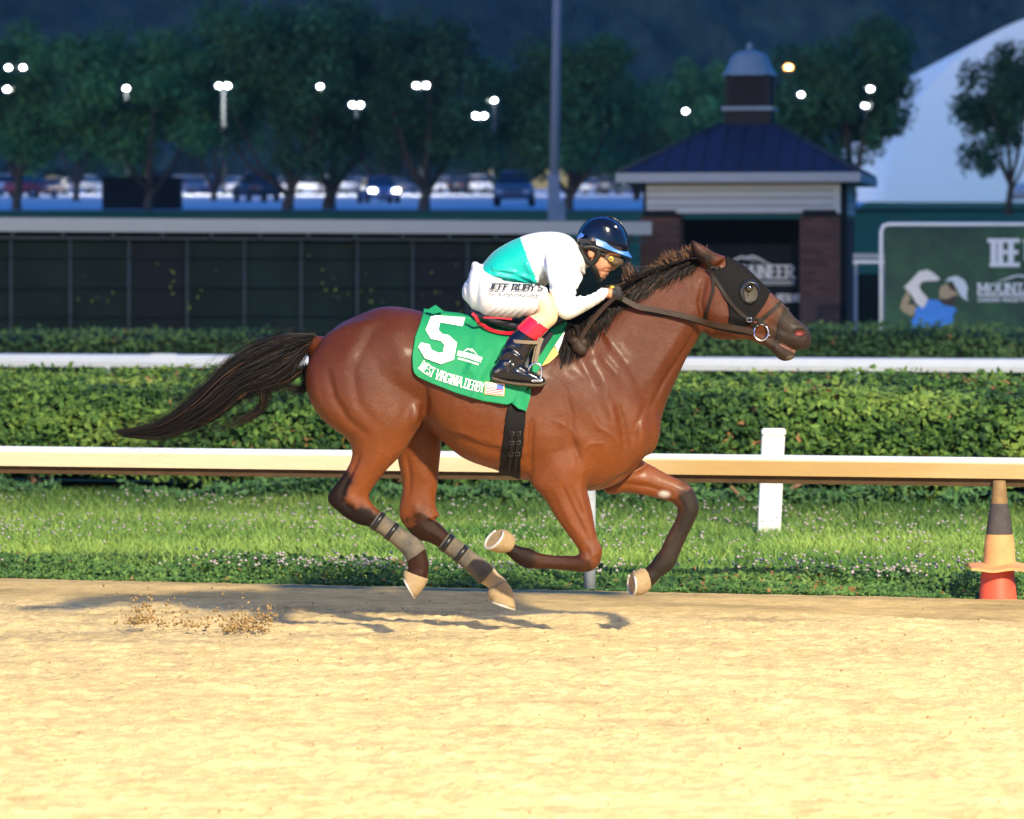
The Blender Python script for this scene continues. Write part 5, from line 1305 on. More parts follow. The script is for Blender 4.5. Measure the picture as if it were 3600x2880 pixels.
def strap_pts(pts, bvh, off, n=24, ydef=None, sm=3):
    P2 = resample(catmull(pts, 6), n); out = []; nr = []
    for a, b in P2:
        h, nn = shoot(a, b, bvh)
        out.append(None if h is None else np.array(h)); nr.append(np.array([0, -1., 0]) if nn is None else np.array(nn))
    ys = np.array([np.nan if o is None else o[1] for o in out]); ok = ~np.isnan(ys)
    if ydef is not None: ys = np.where(ok, np.minimum(ys, 0), np.nan)
    if ok.any(): ys = np.interp(np.arange(n), np.arange(n)[ok], ys[ok])
    else: ys = np.full(n, ydef or 0)
    if ydef is not None: ys = np.minimum(ys, ydef)
    for _ in range(sm): ys[1:-1] = np.minimum(ys[1:-1], (ys[:-2] + ys[2:]) / 2)
    P3 = np.array([at(a, b, y) for (a, b), y in zip(P2, ys)]); nr = np.array(nr)
    for _ in range(4): nr[1:-1] = (nr[:-2] + nr[1:-1] + nr[2:]) / 3
    nr /= np.linalg.norm(nr, axis=1)[:, None]
    return P3 + nr * off, nr
def strap(name, pts, width, mt, parent, bvh=None, off=.006, thick=.005, n=24, ydef=None, P3=None, nr=None, taper=None):
    if P3 is None: P3, nr = strap_pts(pts, bvh or horse_bvh, off, n, ydef)
    n = len(P3); T = np.gradient(P3, axis=0); T /= np.linalg.norm(T, axis=1)[:, None] + 1e-9
    B = np.cross(T, nr); B /= np.linalg.norm(B, axis=1)[:, None] + 1e-9; N2 = np.cross(B, T)
    wv = np.full(n, width) if taper is None else width * np.interp(np.linspace(0, 1, n), [0, 1], taper)
    a = B * (wv / 2)[:, None]; h = N2 * thick / 2
    V = np.stack([P3 - a - h, P3 + a - h, P3 + a + h, P3 - a + h], 1).reshape(-1, 3)
    k = np.arange(n - 1)[:, None] * 4
    Q = np.concatenate([k + np.array([[j, (j + 1) % 4, 4 + (j + 1) % 4, 4 + j]]) for j in range(4)]); Q = np.vstack([Q, [[0, 1, 2, 3]], [[(n - 1) * 4 + j for j in (3, 2, 1, 0)]]])
    return link(name, np_mesh(name, V, Q), mt, parent, False)

M['leather'] = mat('dark leather', (.012, .008, .006), .55, .2, noise=.2, nscale=30, bump=.15, bscale=200)
M['leatherb'] = mat('brown leather', (.030, .017, .011), .55, .22, noise=.25, nscale=30, bump=.2, bscale=150)
M['mesh'] = mat('blinker cloth', (.005, .0045, .005), .7, .12, noise=.3, nscale=90, bump=.25, bscale=420)
M['chrome'] = mat('polished steel', (.75, .76, .78), .15, .5, metal=1)
M['cup'] = mat('blinker cup inside', (.06, .052, .043), .65, .25, noise=.1, nscale=30)
M['cupout'] = mat('blinker cup', (.012, .012, .014), .3, .5)

bridle = empty('bridle', tuple(at(2600, 1100, -.1))); tag(bridle, 'dark leather bridle with blinker hood, bit ring and reins on the racehorse', 'bridle')
def put(o):   # keep world place when a part is built in world space under an Empty
    o.matrix_parent_inverse = Matrix.Translation(-o.parent.location); return o
hoodp = catpx(CA, [(905,300),(1080,385),(1230,515),(1340,625),(1418,700),(1350,850),(1295,925),(1245,985),(1190,1080),(1060,1075),(945,1040),(952,880),(905,690),(820,560),(745,440),(690,395),(790,425),(880,445),(925,420),(925,370)])
hood = put(shell('blinker_hood', lambda P_, V_, N_: in_poly(P_, hoodp) & (P_[:, 0] > 2440), .0055, M['mesh'], bridle))
hood_bvh = bvh_of(hood)
both_bvh = BVHTree.FromPolygons([Vector(v) for v in np.vstack([verts(horse.data), verts(hood.data)])], [tuple(p.vertices) for p in horse.data.polygons] + [tuple(i + len(horse.data.vertices) for i in p.vertices) for p in hood.data.polygons])
def st(name, pts, wd, mt='leather', off=.006, **k): return put(strap(name, catpx(CA, pts), wd, M[mt], bridle, both_bvh, off, **k))
st('headpiece', [(715,330),(760,420),(830,440),(870,445)], .016)
st('cheekpiece', [(740,430),(850,620),(970,800),(1090,930),(1190,1010),(1260,1090)], .017)
st('throat_latch', [(735,420),(790,560),(795,680),(750,830),(715,960),(705,1010)], .014)
st('noseband', [(1530,800),(1430,900),(1330,985),(1270,1050)], .018)
st('chin_strap', [(1600,870),(1545,960),(1510,1080),(1490,1200),(1450,1290)], .016)
st('lower_cheek_strap', [(1225,985),(1310,1010),(1380,1090)], .012)
for uv_, a in (((1175, 1000), .6), ((1052, 1118), .2)):
    p, n_ = strap_pts(catpx(CA, [(uv_[0] - 14, uv_[1] - 8), uv_, (uv_[0] + 14, uv_[1] + 8)]), both_bvh, .014, 5)
    c_ = p[2]; P_ = [c_ + np.array([x * .011, -.004, z * .009]) for x, z in ((-1, -1), (1, -1), (1, 1), (-1, 1), (-1, -1))]
    put(tube_obj('buckle', P_, .0022, M['chrome'], bridle, 6))
c_, n_ = shoot(*catpx(CA, [(1310, 1135)])[0], both_bvh); c_ = np.array(c_) + np.array([0, -.018, 0])
t = np.linspace(0, 2 * np.pi, 33); ringP = [c_ + np.array([math.cos(a) * .0345, .004 * math.sin(a), math.sin(a) * .0385]) for a in t]
put(tube_obj('bit_ring', ringP, .0042, M['chrome'], bridle, 8))
put(link('bit_mouthpiece', np_mesh('bit_mouthpiece', *tube_vf([c_ + (.03, 0, -.01), c_ + (.045, .02, -.016), c_ + (.05, .05, -.02)], .006, 8)), M['chrome'], bridle, True))
# blinker cup
h, nn = shoot(*catpx(CA, [(1190, 700)])[0], both_bvh); cc = np.array(h); s = .3247 / 740
t = np.linspace(0, 2 * np.pi, 40, endpoint=False)
def cupring(r, dy, cx=0, cz=0): return [cc + np.array([cx + math.cos(a) * r * .94, dy - .012 * math.cos(a) * 0, cz + math.sin(a) * r * 1.12]) for a in t]
rings = [cupring(.056, .010, -.004, 0), cupring(.054, -.010, -.004, 0), cupring(.047, -.020, -.002, 0), cupring(.042, -.023, .004, 0), cupring(.038, -.022, .006, -.002), cupring(.036, -.008, .007, -.003)]
V = np.concatenate(rings); nr_ = len(t)
Q = [(i * nr_ + j, i * nr_ + (j + 1) % nr_, (i + 1) * nr_ + (j + 1) % nr_, (i + 1) * nr_ + j) for i in range(len(rings) - 1) for j in range(nr_)]
put(link('blinker_cup', np_mesh('blinker_cup', V, np.array(Q)), M['cupout'], bridle, True))
V = np.vstack([cupring(.037, -.010, .007, -.003), cupring(.020, -.004, .007, -.004), [cc + (.007, -.002, -.004)]])
Q = [(j, (j + 1) % nr_, nr_ + (j + 1) % nr_, nr_ + j) for j in range(nr_)]; Tr = [(nr_ + j, nr_ + (j + 1) % nr_, 2 * nr_) for j in range(nr_)]
cupin = put(link('cup_lining', np_mesh('cup_lining', V, [np.array(Q), np.array(Tr)]), M['cup'], bridle, True))
V, fs = ell_vf(cc + (-.004, -.012, .020), (.018, .013, .018)); o_ = link('eye', np_mesh('eye', V, fs), M['eye'], horse, True)
# reins
HAND = (2172, 1046)
rp = catpx(CA, [(1225,1125),(1000,1080),(700,1015),(400,945),(150,895)]) + [(2250,1083),(2215,1068),HAND]
put(strap('rein', rp, .026, M['leatherb'], bridle, both_bvh, .012, .006, 40, ydef=-.115))
rp2 = catpx(CA, [(1215,1150),(1000,1125),(700,1050),(400,965)]) + [(2300,1105),(2230,1080)]
put(strap('rein', rp2, .014, M['leather'], bridle, both_bvh, .006, .005, 30, ydef=-.10))
put(strap('rein_loop', [HAND, (2130,1082),(2090,1128),(2060,1170),(2040,1205)], .022, M['leatherb'], bridle, horse_bvh, .014, .005, 24, ydef=-.19))
put(strap('rein_loop', [(1994,1172),(1998,1156),(2020,1154),(2038,1170),(2040,1195)], .018, M['leather'], bridle, horse_bvh, .02, .005, 20))
h, nn = shoot(2034, 1215, horse_bvh); c0 = np.array(h) + np.array([0, -.025, 0])
kn = [ell_vf(c0 + (0, 0, -.005), (.036, .03, .034)), ell_vf(c0 + (-.02, -.006, .022), (.028, .024, .022)), ell_vf(c0 + (.012, -.01, -.022), (.030, .026, .026)), ell_vf(c0 + (.02, -.008, .012), (.022, .02, .024))]
put(link('rein_knot', remesh(kn, .005, 'rein_knot'), M['leatherb'], bridle, True))

# leg wraps on the hind cannons
M['wrap'] = mat('grey leg wrap', (.075, .073, .068), .85, .2, color2=(.15, .12, .085), nscale=9, noise=.1, bump=.3, bscale=160)
M['tape'] = mat('black tape', (.012, .012, .013), .4, .4)
def wrap(label, ctr, r, yc, tapes):
    root = empty('leg_wrap', tuple(at(*ctr[0], yc))); tag(root, label, 'leg wrap', 'hind leg wraps')
    secs = []
    for i, (cx, cy) in enumerate(ctr):
        a = np.array(ctr[max(i - 1, 0)]); b = np.array(ctr[min(i + 1, len(ctr) - 1)]); d = b - a
        secs.append(pt_perp(cx, cy, d[0], d[1], r[i], r[i]) + (r[i] / 735 * .92,))
    V, fs = loft_vf(secs, yc, 24, 5, 2, 0, .08, .08); put(link('bandage', np_mesh('bandage', V, fs), M['wrap'], root, True))
    for t0, t1 in tapes:
        f = lambda t: np.array([np.interp(t, np.linspace(0, 1, len(ctr)), [c[k] for c in ctr]) for k in (0, 1)])
        rr = np.interp((t0 + t1) / 2, np.linspace(0, 1, len(r)), r) + 2.2
        a, b = f(t0), f(t1); d = b - a
        V, fs = loft_vf([pt_perp(a[0], a[1], d[0], d[1], rr) + (rr / 735 * .92,), pt_perp(b[0], b[1], d[0], d[1], rr) + (rr / 735 * .92,)], yc, 24, 2, 2, 0, .02, .02)
        put(link('tape_band', np_mesh('tape_band', V, fs), M['tape'], root, True))
wrap('grey wrap with two black tape bands on the near hind leg', [(1318,1826),(1356,1853),(1400,1887),(1442,1920),(1464,1950)], [35, 33, 33, 38, 42], YNH, [(.02, .12), (.33, .41)])
wrap('grey wrap with two black tape bands on the outstretched far hind leg', [(1560,1901),(1600,1931),(1640,1963),(1684,1999),(1712,2024)], [34, 33, 33, 37, 40], YFH, [(.02, .12), (.33, .42)])

# saddle cloth
M['cloth'] = mat('green saddle cloth', (.008, .24, .095), .65, .3, noise=.06, nscale=20, bump=.25, bscale=500)
M['clothwhite'] = mat('white print', (.85, .85, .85), .7, .2)
M['chamois'] = mat('chamois', (.72, .42, .14), .8, .2, noise=.1, nscale=20)
M['padwhite'] = mat('white pad', (.78, .76, .72), .8, .2)
cloth = empty('saddle_cloth', tuple(at(1650, 1150, -.2))); tag(cloth, 'green saddle cloth with white number 5 under the jockey', 'saddle cloth')
topc = resample(np.array([(1490,1092),(1540,1100),(1600,1106),(1680,1118),(1780,1140),(1880,1150),(1960,1140),(1992,1135)]), 90)
botc = resample(np.array([(1456,1312),(1470,1326),(1510,1345),(1603,1382),(1696,1410),(1784,1424),(1800,1416),(1822,1404),(1850,1370),(1880,1320),(1904,1288),(1960,1200),(1994,1150)]), 240)
# left edge curve between top and bottom corners
nu, nvv = 110, 60
lft = resample(np.array([(1490,1092),(1476,1140),(1459,1185),(1449,1250),(1451,1295),(1456,1312)]), nvv)
GB = np.zeros((nu, nvv, 2)); tb = resample(botc, nu); tp = resample(topc, nu)
for i in range(nu):
    a = i / (nu - 1)
    for j in range(nvv):
        b = j / (nvv - 1); st_ = tp[i] * (1 - b) + tb[i] * b; le = lft[j] - (lft[0] * (1 - b) + lft[-1] * b)
        GB[i, j] = st_ + le * (1 - a) ** 1.5
Y = np.zeros((nu, nvv)); bad = np.zeros((nu, nvv), bool)
for i in range(nu):
    for j in range(nvv):
        h, nn = shoot(GB[i, j, 0], GB[i, j, 1], horse_bvh)
        if h is None: bad[i, j] = True
        else: Y[i, j] = h.y
for i in range(nu):
    ok = ~bad[i]
    if ok.any(): Y[i] = np.where(ok, Y[i], np.interp(np.arange(nvv), np.arange(nvv)[ok], Y[i][ok]))
Y = np.where(bad, np.maximum(Y, -.10), Y)
for _ in range(8): Y[1:-1, 1:-1] = .25 * (Y[2:, 1:-1] + Y[:-2, 1:-1] + Y[1:-1, 2:] + Y[1:-1, :-2])
bq = np.linspace(0, 1, nvv)[None, :]
gx, gy = GB[..., 0], GB[..., 1]
fold = .010 * np.sin((gx - 1680 + .45 * (gy - 1200)) / 26.) * np.exp(-((gx - 1700) / 75) ** 2) * sstep(1130, 1230, gy) + .008 * fbm(gx / 60, gy / 90, 3)
fold += .014 * np.exp(-(seg_dist(np.stack([gx.ravel(), gy.ravel()], 1), [(1690,1115),(1672,1190),(1655,1300)])[0].reshape(gx.shape) / 13) ** 2) + .010 * np.exp(-(seg_dist(np.stack([gx.ravel(), gy.ravel()], 1), [(1640,1310),(1720,1220)])[0].reshape(gx.shape) / 10) ** 2)
fold += .012 * np.exp(-(seg_dist(np.stack([gx.ravel(), gy.ravel()], 1), [(1735,1230),(1680,1330),(1670,1400)])[0].reshape(gx.shape) / 14) ** 2)
Yc = Y - .014 - fold * (.3 + .7 * bq) - .010 * bq ** 3
CV = np.array([at(gx[i, j], gy[i, j], Yc[i, j]) for i in range(nu) for j in range(nvv)])
me = np_mesh('cloth_side', CV, grid_faces(nu, nvv)); o_ = put(link('cloth_side', me, M['cloth'], cloth, True)); o_.modifiers.new('t', 'SOLIDIFY').thickness = .004
cloth_bvh = BVHTree.FromPolygons([Vector(v) for v in CV], [tuple(q) for q in grid_faces(nu, nvv)])
# far side of the cloth
CV2 = CV.copy(); CV2[:, 1] *= -1; put(link('cloth_side', np_mesh('cloth_side', CV2, grid_faces(nu, nvv)[:, ::-1]), M['cloth'], cloth, True))
Vtop = np.array([[CV[i * nvv] * np.array([1, 1 - 2 * k / 8, 1]) + np.array([0, 0, .01 * math.sin(math.pi * k / 8)]) for k in range(9)] for i in range(nu)]).reshape(-1, 3)
put(link('cloth_top', np_mesh('cloth_top', Vtop, grid_faces(nu, 9)), M['cloth'], cloth, True))
# turned up rear corner and folded flap at the girth
put(link('turned_corner', np_mesh('turned_corner', [at(1493,1096,-.10), at(1531,1072,-.06), at(1560,1094,-.09), at(1525,1104,-.12)], np.array([[0, 1, 2, 3]])), M['cloth'], cloth))
fl_ = [(1800,1408),(1830,1386),(1868,1362),(1864,1400),(1850,1446),(1822,1436),(1800,1418)]
def patch(name, outline, bvh, off, mt, parent, cut=.012, holes=None, curl=None):
    """polygon in the photo laid on a surface"""
    bm = bmesh.new(); vs_ = [bm.verts.new((a, b, 0)) for a, b in outline]
    es = [bm.edges.new((vs_[i], vs_[(i + 1) % len(vs_)])) for i in range(len(vs_))]
    bmesh.ops.triangle_fill(bm, edges=es, use_beauty=True)
    for _ in range(6):
        lg = [e for e in bm.edges if e.calc_length() > cut * 735]
        if not lg: break
        bmesh.ops.subdivide_edges(bm, edges=lg, cuts=1); bmesh.ops.triangulate(bm, faces=list(bm.faces))
    last = -.2
    for v_ in bm.verts:
        h, nn = shoot(v_.co.x, v_.co.y, bvh); y = (h.y if h is not None else last); last = y
        e = off if curl is None else off + curl(v_.co.x, v_.co.y)
        v_.co = Vector(at(v_.co.x, v_.co.y, y - e))
    for f in bm.faces:
        pass
    bmesh.ops.recalc_face_normals(bm, faces=list(bm.faces))
    return put(bm_obj(name, bm, mt, parent, True))
patch('folded_flap', fl_, horse_bvh, .024, M['cloth'], cloth, curl=lambda x, y: .012 * math.sin((x - 1800) / 14))
num = catpx(CC, [(1115,232),(1370,250),(1350,318),(1180,288),(1168,345),(1195,375),(1245,385),(1308,440),(1285,570),(1185,605),(1065,560),(1015,475),(1035,440),(1100,455),(1115,495),(1170,520),(1200,515),(1213,460),(1185,428),(1110,412),(1070,345)])
patch('number', num, cloth_bvh, .014, M['clothwhite'], cloth, cut=.007)
def print_on(name, polys, o, ex, ez, bvh, off, mt, parent):
    """flat print: quads (a,b) mapped to photo px o + ex*a - ez*b, laid on a surface"""
    V = []; Q = []
    o, ex, ez = np.array(o, float), np.array(ex, float), np.array(ez, float); last = -.2
    for k, q in enumerate(polys):
        a, b, c_, d_ = [o + ex * p[0] + ez * p[1] for p in q]
        m = max(1, int(max(np.linalg.norm(a - d_), np.linalg.norm(b - c_)) / 10))
        base = len(V)
        for i in range(m + 1):
            t = i / m
            for p in (a + (d_ - a) * t, b + (c_ - b) * t):
                h, nn = shoot(p[0], p[1], bvh); y = h.y if h is not None else last; last = y
                V.append(at(p[0], p[1], y - off - .0003 * (k % 5)))
        for i in range(m): Q.append((base + 2 * i, base + 2 * i + 1, base + 2 * i + 3, base + 2 * i + 2))
    return put(link(name, np_mesh(name, V, np.array(Q)), mt, parent, False))
def arc_print(name, txt, pts, hgt_, wt, serif, bvh, off, mt, parent, slant=0.0):
    pts = resample(catmull(pts, 8), 60); L = np.linalg.norm(np.diff(pts, axis=0), axis=1).sum()
    polys = text_polys(txt, L, hgt_, wt, serif, slant); P_ = []
    D = np.gradient(pts, axis=0); D /= np.linalg.norm(D, axis=1)[:, None]; ss = np.linspace(0, L, 60)
    for q in polys:
        r = []
        for a, b in q:
            p = np.array([np.interp(a, ss, pts[:, 0]), np.interp(a, ss, pts[:, 1])]); d = np.array([np.interp(a, ss, D[:, 0]), np.interp(a, ss, D[:, 1])])
            r.append(tuple(p + np.array([d[1], -d[0]]) * b))
        P_.append(r)
    return print_on(name, P_, (0, 0), (1, 0), (0, 1), bvh, off, mt, parent)
base = catpx(CC, [(1012,632),(1090,690),(1200,735),(1330,775),(1420,800),(1510,818)])
arc_print('race_name', 'WEST VIRGINIA DERBY', base, 33, .115, True, cloth_bvh, .009, M['clothwhite'], cloth)
arc_print('logo_lettering', 'MOUNTAINEER', catpx(CC, [(1308,538),(1400,560),(1490,590)]), 16, .24, True, cloth_bvh, .009, M['clothwhite'], cloth)
arc_print('small_lettering', 'CASINO RACETRACK & RESORT', catpx(CC, [(1312,566),(1400,590),(1470,614)]), 5.5, .25, False, cloth_bvh, .009, M['clothwhite'], cloth)
print_on('logo_emblem', [[(a, b) for a, b in q] for q in arc_emblem(62, 22)], catpx(CC, [(1340,520)])[0], (1, .22), (.1, -1), cloth_bvh, .009, M['clothwhite'], cloth)
flag = empty('x'); bpy.data.objects.remove(flag)
M['fred'] = mat('flag red', (.62, .04, .06), .7, .2); M['fblue'] = mat('flag blue', (.10, .16, .45), .7, .2); M['forange'] = mat('flag border', (.75, .40, .08), .7, .2)
fo = np.array(catpx(CC, [(1518,830)])[0]); fx_ = np.array(catpx(CC, [(1662,846)])[0]) - fo; fz_ = np.array(catpx(CC, [(1526,740)])[0]) - fo
rect = lambda a, b, c_, d_: [(a, b), (a, d_), (c_, d_), (c_, b)]
rect2 = lambda a, b, c_, d_: [(a, b), (c_, b), (c_, d_), (a, d_)]
print_on('flag_border', [rect2(-.02, -.03, 1.02, 1.03)], fo, fx_, fz_, cloth_bvh, .009, M['forange'], cloth)
print_on('flag_field', [rect2(.02, .03, .98, .97)], fo, fx_, fz_, cloth_bvh, .0105, M['clothwhite'], cloth)
print_on('flag_stripes', [rect2(.04, .06 + i * .13, .96 if i < 4 else .55, .12 + i * .13) for i in range(7)], fo, fx_, fz_, cloth_bvh, .012, M['fred'], cloth)
print_on('flag_canton', [rect2(.58, .52, .94, .92)], fo, fx_, fz_, cloth_bvh, .0135, M['fblue'], cloth)

# girth
M['irondark'] = mat('dull buckle', (.12, .12, .12), .35, .5, metal=.8)
girth = empty('girth', tuple(at(1810, 1500, -.27))); tag(girth, 'black elastic girth buckled round the belly of the racehorse', 'girth')
M['elastic'] = mat('black elastic', (.006, .0055, .0055), .6, .15, noise=.15, nscale=40, bump=.2, bscale=300)
gl_, gr_ = [(1800,1380),(1778,1440),(1766,1540),(1752,1660),(1760,1720)], [(1858,1380),(1850,1450),(1842,1560),(1830,1640),(1832,1720)]
xl = lambda y: np.interp(y, [p[1] for p in gl_], [p[0] for p in gl_]); xr = lambda y: np.interp(y, [p[1] for p in gr_], [p[0] for p in gr_])
put(shell('band', lambda P_, V_, N_: (P_[:, 0] > xl(P_[:, 1])) & (P_[:, 0] < xr(P_[:, 1])) & (P_[:, 1] > 1330) & (P_[:, 1] < 1720) & (np.abs(V_[:, 1]) < .33), .007, M['elastic'], girth, smooth=14))
for dx in (0, 1):
    put(strap('buckle_strap', [(1800 + dx * 24, 1520), (1797 + dx * 22, 1580), (1793 + dx * 20, 1650)], .013, M['leather'], girth, horse_bvh, .013, .004, 12))
    for yy in (1521, 1552, 1588):
        h, nn = shoot(1799 + dx * 22, yy, horse_bvh); c0 = np.array(h) + np.array(nn) * .018
        P_ = [c0 + np.array([a * .010, 0, b * .008]) for a, b in ((-1, -1), (1, -1), (1, 1), (-1, 1), (-1, -1))]
        put(tube_obj('buckle', P_, .0012, M['irondark'], girth, 5))

# saddle with stirrup, pad
saddle = empty('saddle', tuple(at(1800, 1140, -.1))); tag(saddle, 'small black racing saddle with red piping and steel stirrup', 'saddle')
M['saddleblk'] = mat('saddle leather', (.018, .020, .028), .35, .5)
M['redpipe'] = mat('red piping', (.50, .012, .03), .4, .5)
M['irons'] = mat('stirrup steel', (.60, .62, .66), .22, .5, metal=1)
M['tan'] = mat('stirrup leather', (.20, .155, .105), .7, .3, noise=.15, nscale=40, bump=.2, bscale=200)
put(link('seat', np_mesh('seat', *loft_vf([(1655,1090,1668,1116,.10),(1700,1098,1706,1136,.15),(1770,1112,1772,1160,.17),(1850,1118,1852,1172,.17),(1930,1112,1930,1165,.14),(1985,1098,1985,1140,.10)], 0, 24, 4, 2.6)), M['saddleblk'], saddle, True))
put(strap('red_piping', [(1660,1102),(1700,1128),(1750,1146),(1800,1152),(1835,1150)], .014, M['redpipe'], saddle, cloth_bvh, .03, .012, 24, ydef=-.19))
put(strap('red_piping', [(1700,1116),(1750,1118),(1800,1122)], .008, M['redpipe'], saddle, cloth_bvh, .03, .01, 16, ydef=-.18))
put(strap('white_edge', catpx(C4, [(60,345),(200,400),(330,440),(440,462),(540,455)]), .010, M['padwhite'], saddle, cloth_bvh, .022, .006, 18))
put(strap('surcingle', catpx(C4, [(40,370),(200,470),(380,555)]), .016, M['tan'], saddle, cloth_bvh, .016, .004, 14))
patch('saddle_flap', catpx(C4, [(560,420),(1100,480),(1180,560),(900,980),(700,1150),(600,1100),(450,700)]), cloth_bvh, .018, M['saddleblk'], saddle)
pad = empty('saddle_pad', tuple(at(1950, 1220, -.2))); tag(pad, 'white and chamois pad showing in front of the green saddle cloth', 'saddle pad')
patch('white_edge', catpx(C4, [(1385,450),(1400,520),(1370,650),(1300,800),(1255,870),(1235,790),(1190,745),(1150,770),(1230,640)]), horse_bvh, .012, M['padwhite'], pad)
patch('chamois', catpx(C4, [(1150,770),(1195,775),(1235,800),(1262,885),(1200,950),(1110,1030),(985,1092),(1000,1020)]), horse_bvh, .016, M['chamois'], pad)

# kicked up dirt and dirt flying from the hooves
def clods(name, label, n, fn, r0, r1):
    o = np.array([(1, 0, 0), (-1, 0, 0), (0, 1, 0), (0, -1, 0), (0, 0, 1), (0, 0, -1)], float)
    f = np.array([(0, 2, 4), (2, 1, 4), (1, 3, 4), (3, 0, 4), (2, 0, 5), (1, 2, 5), (3, 1, 5), (0, 3, 5)])
    C = fn(n); n = len(C); r = (r0 + (r1 - r0) * rng.random(n) ** 3)[:, None, None]
    V = (C[:, None] + o[None] * r * (.6 + .8 * rng.random((n, 6, 1)))).reshape(-1, 3)
    Fs = (np.arange(n)[:, None, None] * 6 + f[None]).reshape(-1, 3)
    c = np.array([.40, .265, .115]) * (.6 + .6 * rng.random((n, 1)))
    return tag(link(name, np_mesh(name, V, Fs, np.repeat(c, 6, axis=0)), M['dirt'], None, False), label, 'dirt', kind='stuff')
def spray(n):
    k = rng.random(n); out = []
    for i in range(n):
        if k[i] < .30: p = (505 + rng.normal() * 30 - 25 * rng.random(), 2195 - abs(rng.normal()) * 38)
        elif k[i] < .72: a = rng.random(); p = (800 + 165 * a + rng.normal() * 16, 2225 - 95 * a * rng.random() - abs(rng.normal()) * 14)
        elif k[i] < .97: p = (540 + rng.random() * 330, 2205 - abs(rng.normal()) * 30)
        else: p = (640 + rng.normal() * 160, 2130 - abs(rng.normal()) * 60)
        out.append(at(p[0], p[1], .0 + rng.normal() * .12))
    return np.array(out)
clods('dirt_spray', 'dirt kicked up behind the galloping horse', 1500, spray, .0016, .010)
def ground_clods(n):
    u = rng.uniform(-4.3, 4.4, n); v = -10 * rng.random(n) ** .8 - .4; return np.c_[T0 + u[:, None] * TU + v[:, None] * TV, .004 + .02 * (fbm(u * 7, v * 9, 3) > 0)]
clods('dirt_clods', 'loose clods lying on the raked dirt track', 1500, ground_clods, .002, .006)
# ================================================================== JOCKEY
M['skin'] = mat('skin', attr='Col', rough=.5, spec=.4, bump=.05, bscale=200)
M['silk'] = mat('racing silks', attr='Col', rough=.42, spec=.4, bump=.10, bscale=60, sheen=.1)
M['breech'] = mat('white breeches', attr='Col', rough=.45, spec=.4, bump=.06, bscale=90)
M['boot'] = mat('black patent boot', (.005, .0055, .012), .18, .5, coat=.25, bump=.25, bscale=26)
M['bootred'] = mat('red boot cuff', (.55, .012, .04), .22, .5, coat=.4)
M['sole'] = mat('boot sole', (.075, .055, .035), .6, .3, noise=.3, nscale=30)
M['helm'] = mat('glossy navy helmet', (.003, .004, .013), .14, .5, coat=.25, bump=.12, bscale=22)
M['bluebrim'] = mat('blue visor', (.04, .17, .55), .35, .5)
M['harness'] = mat('black harness', (.012, .011, .011), .5, .4)
M['gogg'] = mat('goggle lens', (.10, .07, .045), .08, .6, coat=.6)
M['yellow'] = mat('yellow goggle stud', (.55, .40, .05), .35, .5)
M['glove'] = mat('black glove', (.014, .014, .015), .6, .3)

def tag_bm(o): return o
YN = -.27
near_arm = [(1898,900,2020,850,.07,-.13),(1902,920,2032,895,.074,-.165),(1914,965,2040,965,.068,-.20),(1929,1022,2032,1012,.061,-.235),(1944,1078,2030,1038,.056,-.258),(1965,1113,2038,1040,.051,-.265),(1994,1125,2054,1043,.047,-.262),
            (2032,1111,2074,1038,.041,-.245),(2072,1087,2099,1020,.036,-.215),(2108,1065,2122,1012,.033,-.185),(2128,1049,2137,1012,.028,-.165)]
flip = lambda S: [tuple(s[:5]) + (-s[5],) for s in S]
back = [(1688,938,1745,1010,.145),(1728,891,1790,1010,.155),(1773,860,1850,1012,.165),(1828,833,1902,1006,.175),(1880,818,1952,1000,.185),(1930,815,1996,985,.19),(1977,820,2036,966,.17),(2013,836,2058,948,.12),(2030,858,2064,938,.085)]
shm = remesh([loft_vf(back, 0, 34, 4, 2.2), loft_vf(near_arm, 0, 24, 4, 2.1), loft_vf(flip(near_arm), 0, 24, 4, 2.1)], .0062, 'racing_shirt')
V = verts(shm); E = edges_of(shm); V = lap_smooth(V, E, 9, .5)
px = pix(V); bl = np.exp(-(seg_dist(px, [(1905,900),(1930,1000),(1940,1060)])[0] / 30) ** 2); V = lap_smooth(V, E, 10, .5, bl); set_verts(shm, V)
px = pix(V); N_ = vnormals(shm); d_ = .0035 * fbm(V[:, 0] * 9 + 3, V[:, 2] * 9 + V[:, 1] * 5, 3)
for pl, wd, am in (([(1735,945),(1800,955),(1890,985)], 7, .010), ([(1740,965),(1810,975),(1880,996)], 6, .009), ([(1750,980),(1810,990),(1850,1000)], 5, -.007), ([(1760,955),(1830,962)], 5, -.006), ([(1850,930),(1880,990)], 8, .006), ([(1912,900),(1918,960),(1932,1010)], 7, -.010), ([(1925,905),(1935,990)], 9, .006),
                  ([(2018,1010),(2035,1035),(2010,1050)], 6, -.012), ([(2010,1000),(1975,1040)], 6, .006), ([(2040,1035),(2020,1075)], 6, .005), ([(2050,955),(2025,1000),(2018,1030)], 7, .010), ([(1990,1060),(2020,1090)], 9, -.005), ([(2070,1030),(2062,1080)], 5, .004), ([(2095,1018),(2090,1070)], 4, -.004), ([(2115,1015),(2118,1052)], 4, .004), ([(1960,860),(1995,930)], 16, .006), ([(1980,940),(1990,1010)], 10, -.004)):
    d_ += 1.5 * am * np.exp(-(seg_dist(px, pl)[0] / (wd * .9)) ** 2)
fine = .0025 * np.sin(px[:, 1] / 5.5 + 5 * fbm(px[:, 0] / 50, px[:, 1] / 50, 2)) * sstep(1010, 900, px[:, 0]) ; V = V + N_ * (d_ + fine)[:, None]; V = lap_smooth(V, E, 1, .4); set_verts(shm, V)
bx_ = np.interp(px[:, 1], [820, 833, 939, 998, 1030], [1822, 1828, 1869, 1893, 1900])
